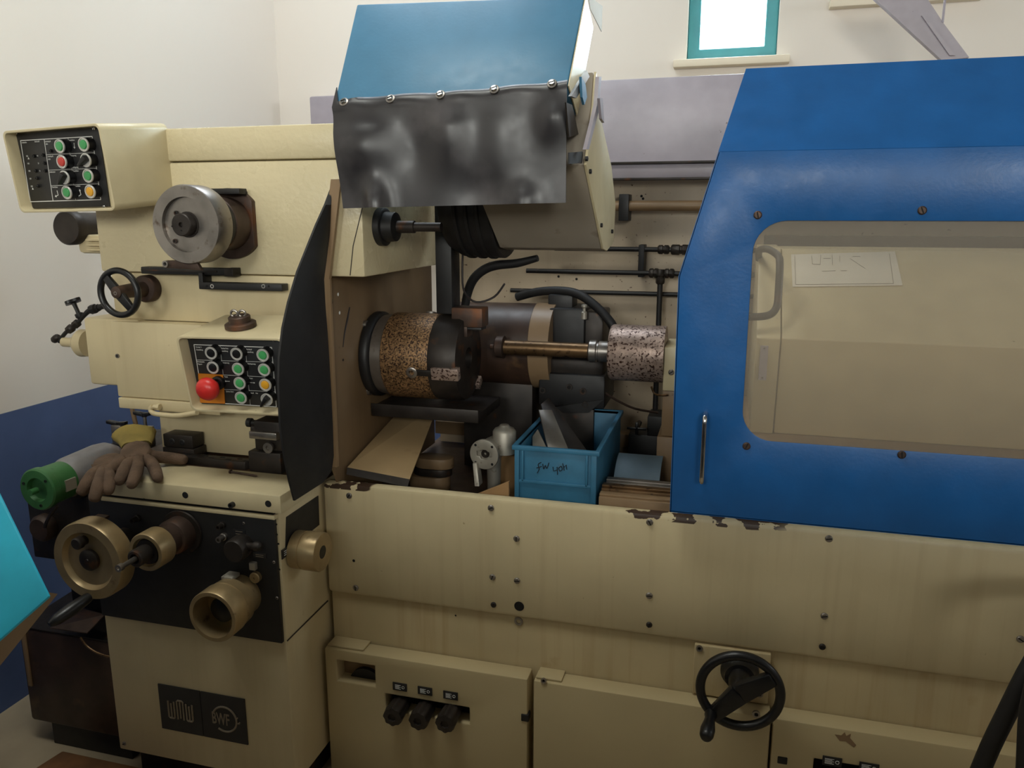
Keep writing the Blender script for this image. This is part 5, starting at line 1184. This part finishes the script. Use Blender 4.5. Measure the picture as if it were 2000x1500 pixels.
# oblong stacked castings
oc_ = PZ(846, 925, .80)
def oval(nm, m, z0, z1, s, lb, dx_=0, dy_=0):
    pts = []
    for i in range(32):
        t = 2 * math.pi * i / 32; x = .044 * s * math.cos(t) + (.018 if math.cos(t) > 0 else -.018); pts.append((oc_.x + dx_ + x, oc_.y + dy_ + .036 * s * math.sin(t), z0))
    return tag(MB().prism(pts, (0, 0, z1 - z0)).build(nm, m, None, .003), lb, 'casting', 'oblong castings')
oval('oblong_casting', 'cream_dirty', ZT, ZT + .042, 1.0, 'pale oblong casting lowest of the small stack', -.01)
oval('oblong_casting', 'dark_steel', ZT + .043, ZT + .066, .92, 'dark oblong spacer in the middle of the small stack', 0)
tp_ = oval('oblong_casting', 'cream_dirty', ZT + .067, ZT + .098, .95, 'pale oblong casting topmost of the small stack', .005)
for dx_ in (-.02, 0, .02): hole(tp_, (oc_.x + dx_, oc_.y, ZT + .0985), (0, 0, 1), .005) if False else None
# cardboard box corner
a = PY(912, 962, 1.87); b = PY(1002, 925, 1.92)
tag(MB().prism([(a.x, 1.862, ZT), (X0 - .012, 1.868, ZT), (X0 - .012, 1.868, b.z - .005), (a.x + .02, 1.864, a.z - .005)], (0, .012, 0)).build('brown_board', 'cardboard', None, .001), 'brown board with slanting top leaning against the blue crate', 'board')
a = PY(1000, 880, 2.05); tag(MB().box(PY(978, 880, 2.05).x, X0 - .012, 2.03, 2.10, ZT, PY(990, 877, 2.05).z).build('tan_block', 'cardboard', None, .003), 'tan block standing between valve casting and crate', 'block')
# curved blue grey sheet right of the crate
c = PY(1243, 912, 2.0); 
sh = []
x0, x1 = PY(1197, 905, 2.0).x + .0, PY(1288, 905, 2.0).x
x0 = max(x0, X1 + .012)
pr = [(2.12 - .13 * math.sin(R(t)), ZT + .02 + .125 * math.cos(R(t))) for t in range(0, 91, 9)]
pr2 = [(2.12 - .126 * math.sin(R(t)), ZT + .02 + .121 * math.cos(R(t))) for t in range(90, -1, -9)]
tag(MB().prism([V((x0, y, z)) for y, z in pr + pr2], (x1 - x0, 0, 0)).build('curved_sheet', 'slate'), 'curved blue grey plastic sheet right of the crate', 'sheet')
# steel bars lying on the trough edge
for i, (px0, py0, px1, py1, Y, m, lb) in enumerate(((1168, 962, 1330, 985, 1.865, 'cream_dirty', 'pale profile bar lying nearest the front cover edge'), (1172, 945, 1330, 966, 1.905, 'bronze', 'tan profile bar lying second behind the front cover'), (1185, 934, 1330, 953, 1.95, 'steel', 'steel profile bar lying furthest below the curved sheet'))):
    a = PY(px0, py0, Y); zt2 = a.z
    o = MB().box(max(a.x, X1 + .012), -.02, Y - .014, Y + .016, ZT, zt2 - .006).box(max(a.x, X1 + .012), -.02, Y - .006, Y + .016, zt2 - .006, zt2).build('profile_bar', m, None, .001)
    tag(o, lb, 'metal bar', 'profile bars beside the crate')
# dark junction block and cross handle behind the bars
jb = thing('stop_valve', 'black stop valve with small cross handle behind the crate', 'valve', (PY(1260, 840, 2.42).x, 2.44, ZT))
c = PY(1246, 832, 2.40)
MB().box(c.x - .03, c.x + .10, 2.41, 2.5, ZT, c.z - .03).build('valve_block', 'black', jb, .004)
MB().lathe((c.x, 2.41, c.z), (0, -1, 0), [(-.03, .008), (.04, .007)], 12).build('stem', 'dark_steel', jb)
for sg in ((1, 0), (0, 1)): MB().box(c.x - (.03 if sg[0] else .005), c.x + (.03 if sg[0] else .005), 2.365, 2.373, c.z - (.02 if sg[1] else .004), c.z + (.02 if sg[1] else .004)).build('cross_arm', 'black_plastic', jb, .002)
a = PY(1290, 822, 2.40); MB().box(a.x - .04, a.x + .06, 2.40, 2.5, c.z - .03, a.z + .012).build('solenoid', 'black', jb, .003)
import sys,numpy as np
import OpenImageIO as oiio
im=oiio.ImageBuf('/workdir/render_main.png').get_pixels(oiio.FLOAT)[...,:3]
h,w=im.shape[:2];s=w/2000
T=[('wallL_top',100,100,(215,205,192)),('wallL_mid',60,650,(187,186,190)),('dado_hi',100,800,(66,74,102)),('dado_lo',20,1300,(30,36,62)),('wallB',620,80,(222,208,188)),('wallB_r',1250,60,(240,235,230)),
('col_hi',480,290,(232,222,210)),('col_mid',480,330,(180,168,145)),('col_600',480,600,(160,143,110)),('acc',280,720,(150,135,100)),('foot',400,830,(110,92,65)),
('slab_top',440,950,(168,147,112)),('slab_fr',420,985,(140,122,84)),('bed1',800,1050,(130,115,88)),('bed2',1450,1150,(112,95,68)),('bed3',800,1200,(108,92,64)),('cab1',850,1290,(92,78,54)),('cab2',1250,1400,(88,74,48)),('ped',450,1290,(60,50,40)),('pedR',600,1200,(92,76,52)),
('hood',900,100,(112,134,155)),('door_sl',1700,200,(127,163,210)),('door_up',1750,340,(52,98,150)),('door_l',1385,700,(26,68,118)),('door_b',1700,980,(22,40,62)),('win_up',1750,620,(163,146,128)),('win_lo',1750,760,(93,79,67)),
('back_hi',1280,450,(128,114,106)),('back_lo',1240,600,(82,68,52)),('cover_sh',1300,220,(150,150,190)),('guard',720,540,(42,34,30)),('guard_f',665,860,(95,78,55)),('colside',780,480,(62,50,46)),('crate',1090,930,(45,85,110)),('tray',730,880,(110,88,60)),('floor',40,1440,(98,90,76)),('flap',800,330,(75,72,78)),('casing',1090,440,(75,68,65)),('endcov',1180,420,(190,175,160)),('conR',270,330,(172,160,135)),('teal',30,1130,(30,130,155)),('blackfl',600,800,(20,20,20)),('drum',990,660,(45,38,32)),('chuckb',790,660,(90,70,48)),('motor',100,950,(55,90,50)),('glove',250,900,(80,62,48))]
for n,x,y,c in T:
    X,Y=int(x*s),int(y*s);r=3
    v=im[Y-r:Y+r+1,X-r:X+r+1].reshape(-1,3).mean(0)*255
    lum=lambda q:np.dot([.2126,.7152,.0722],[((t/255+.055)/1.055)**2.4 for t in q])
    print(f'{n:9s} mine {v.astype(int)} photo {c}  ratio {lum(v)/lum(c):.2f}')
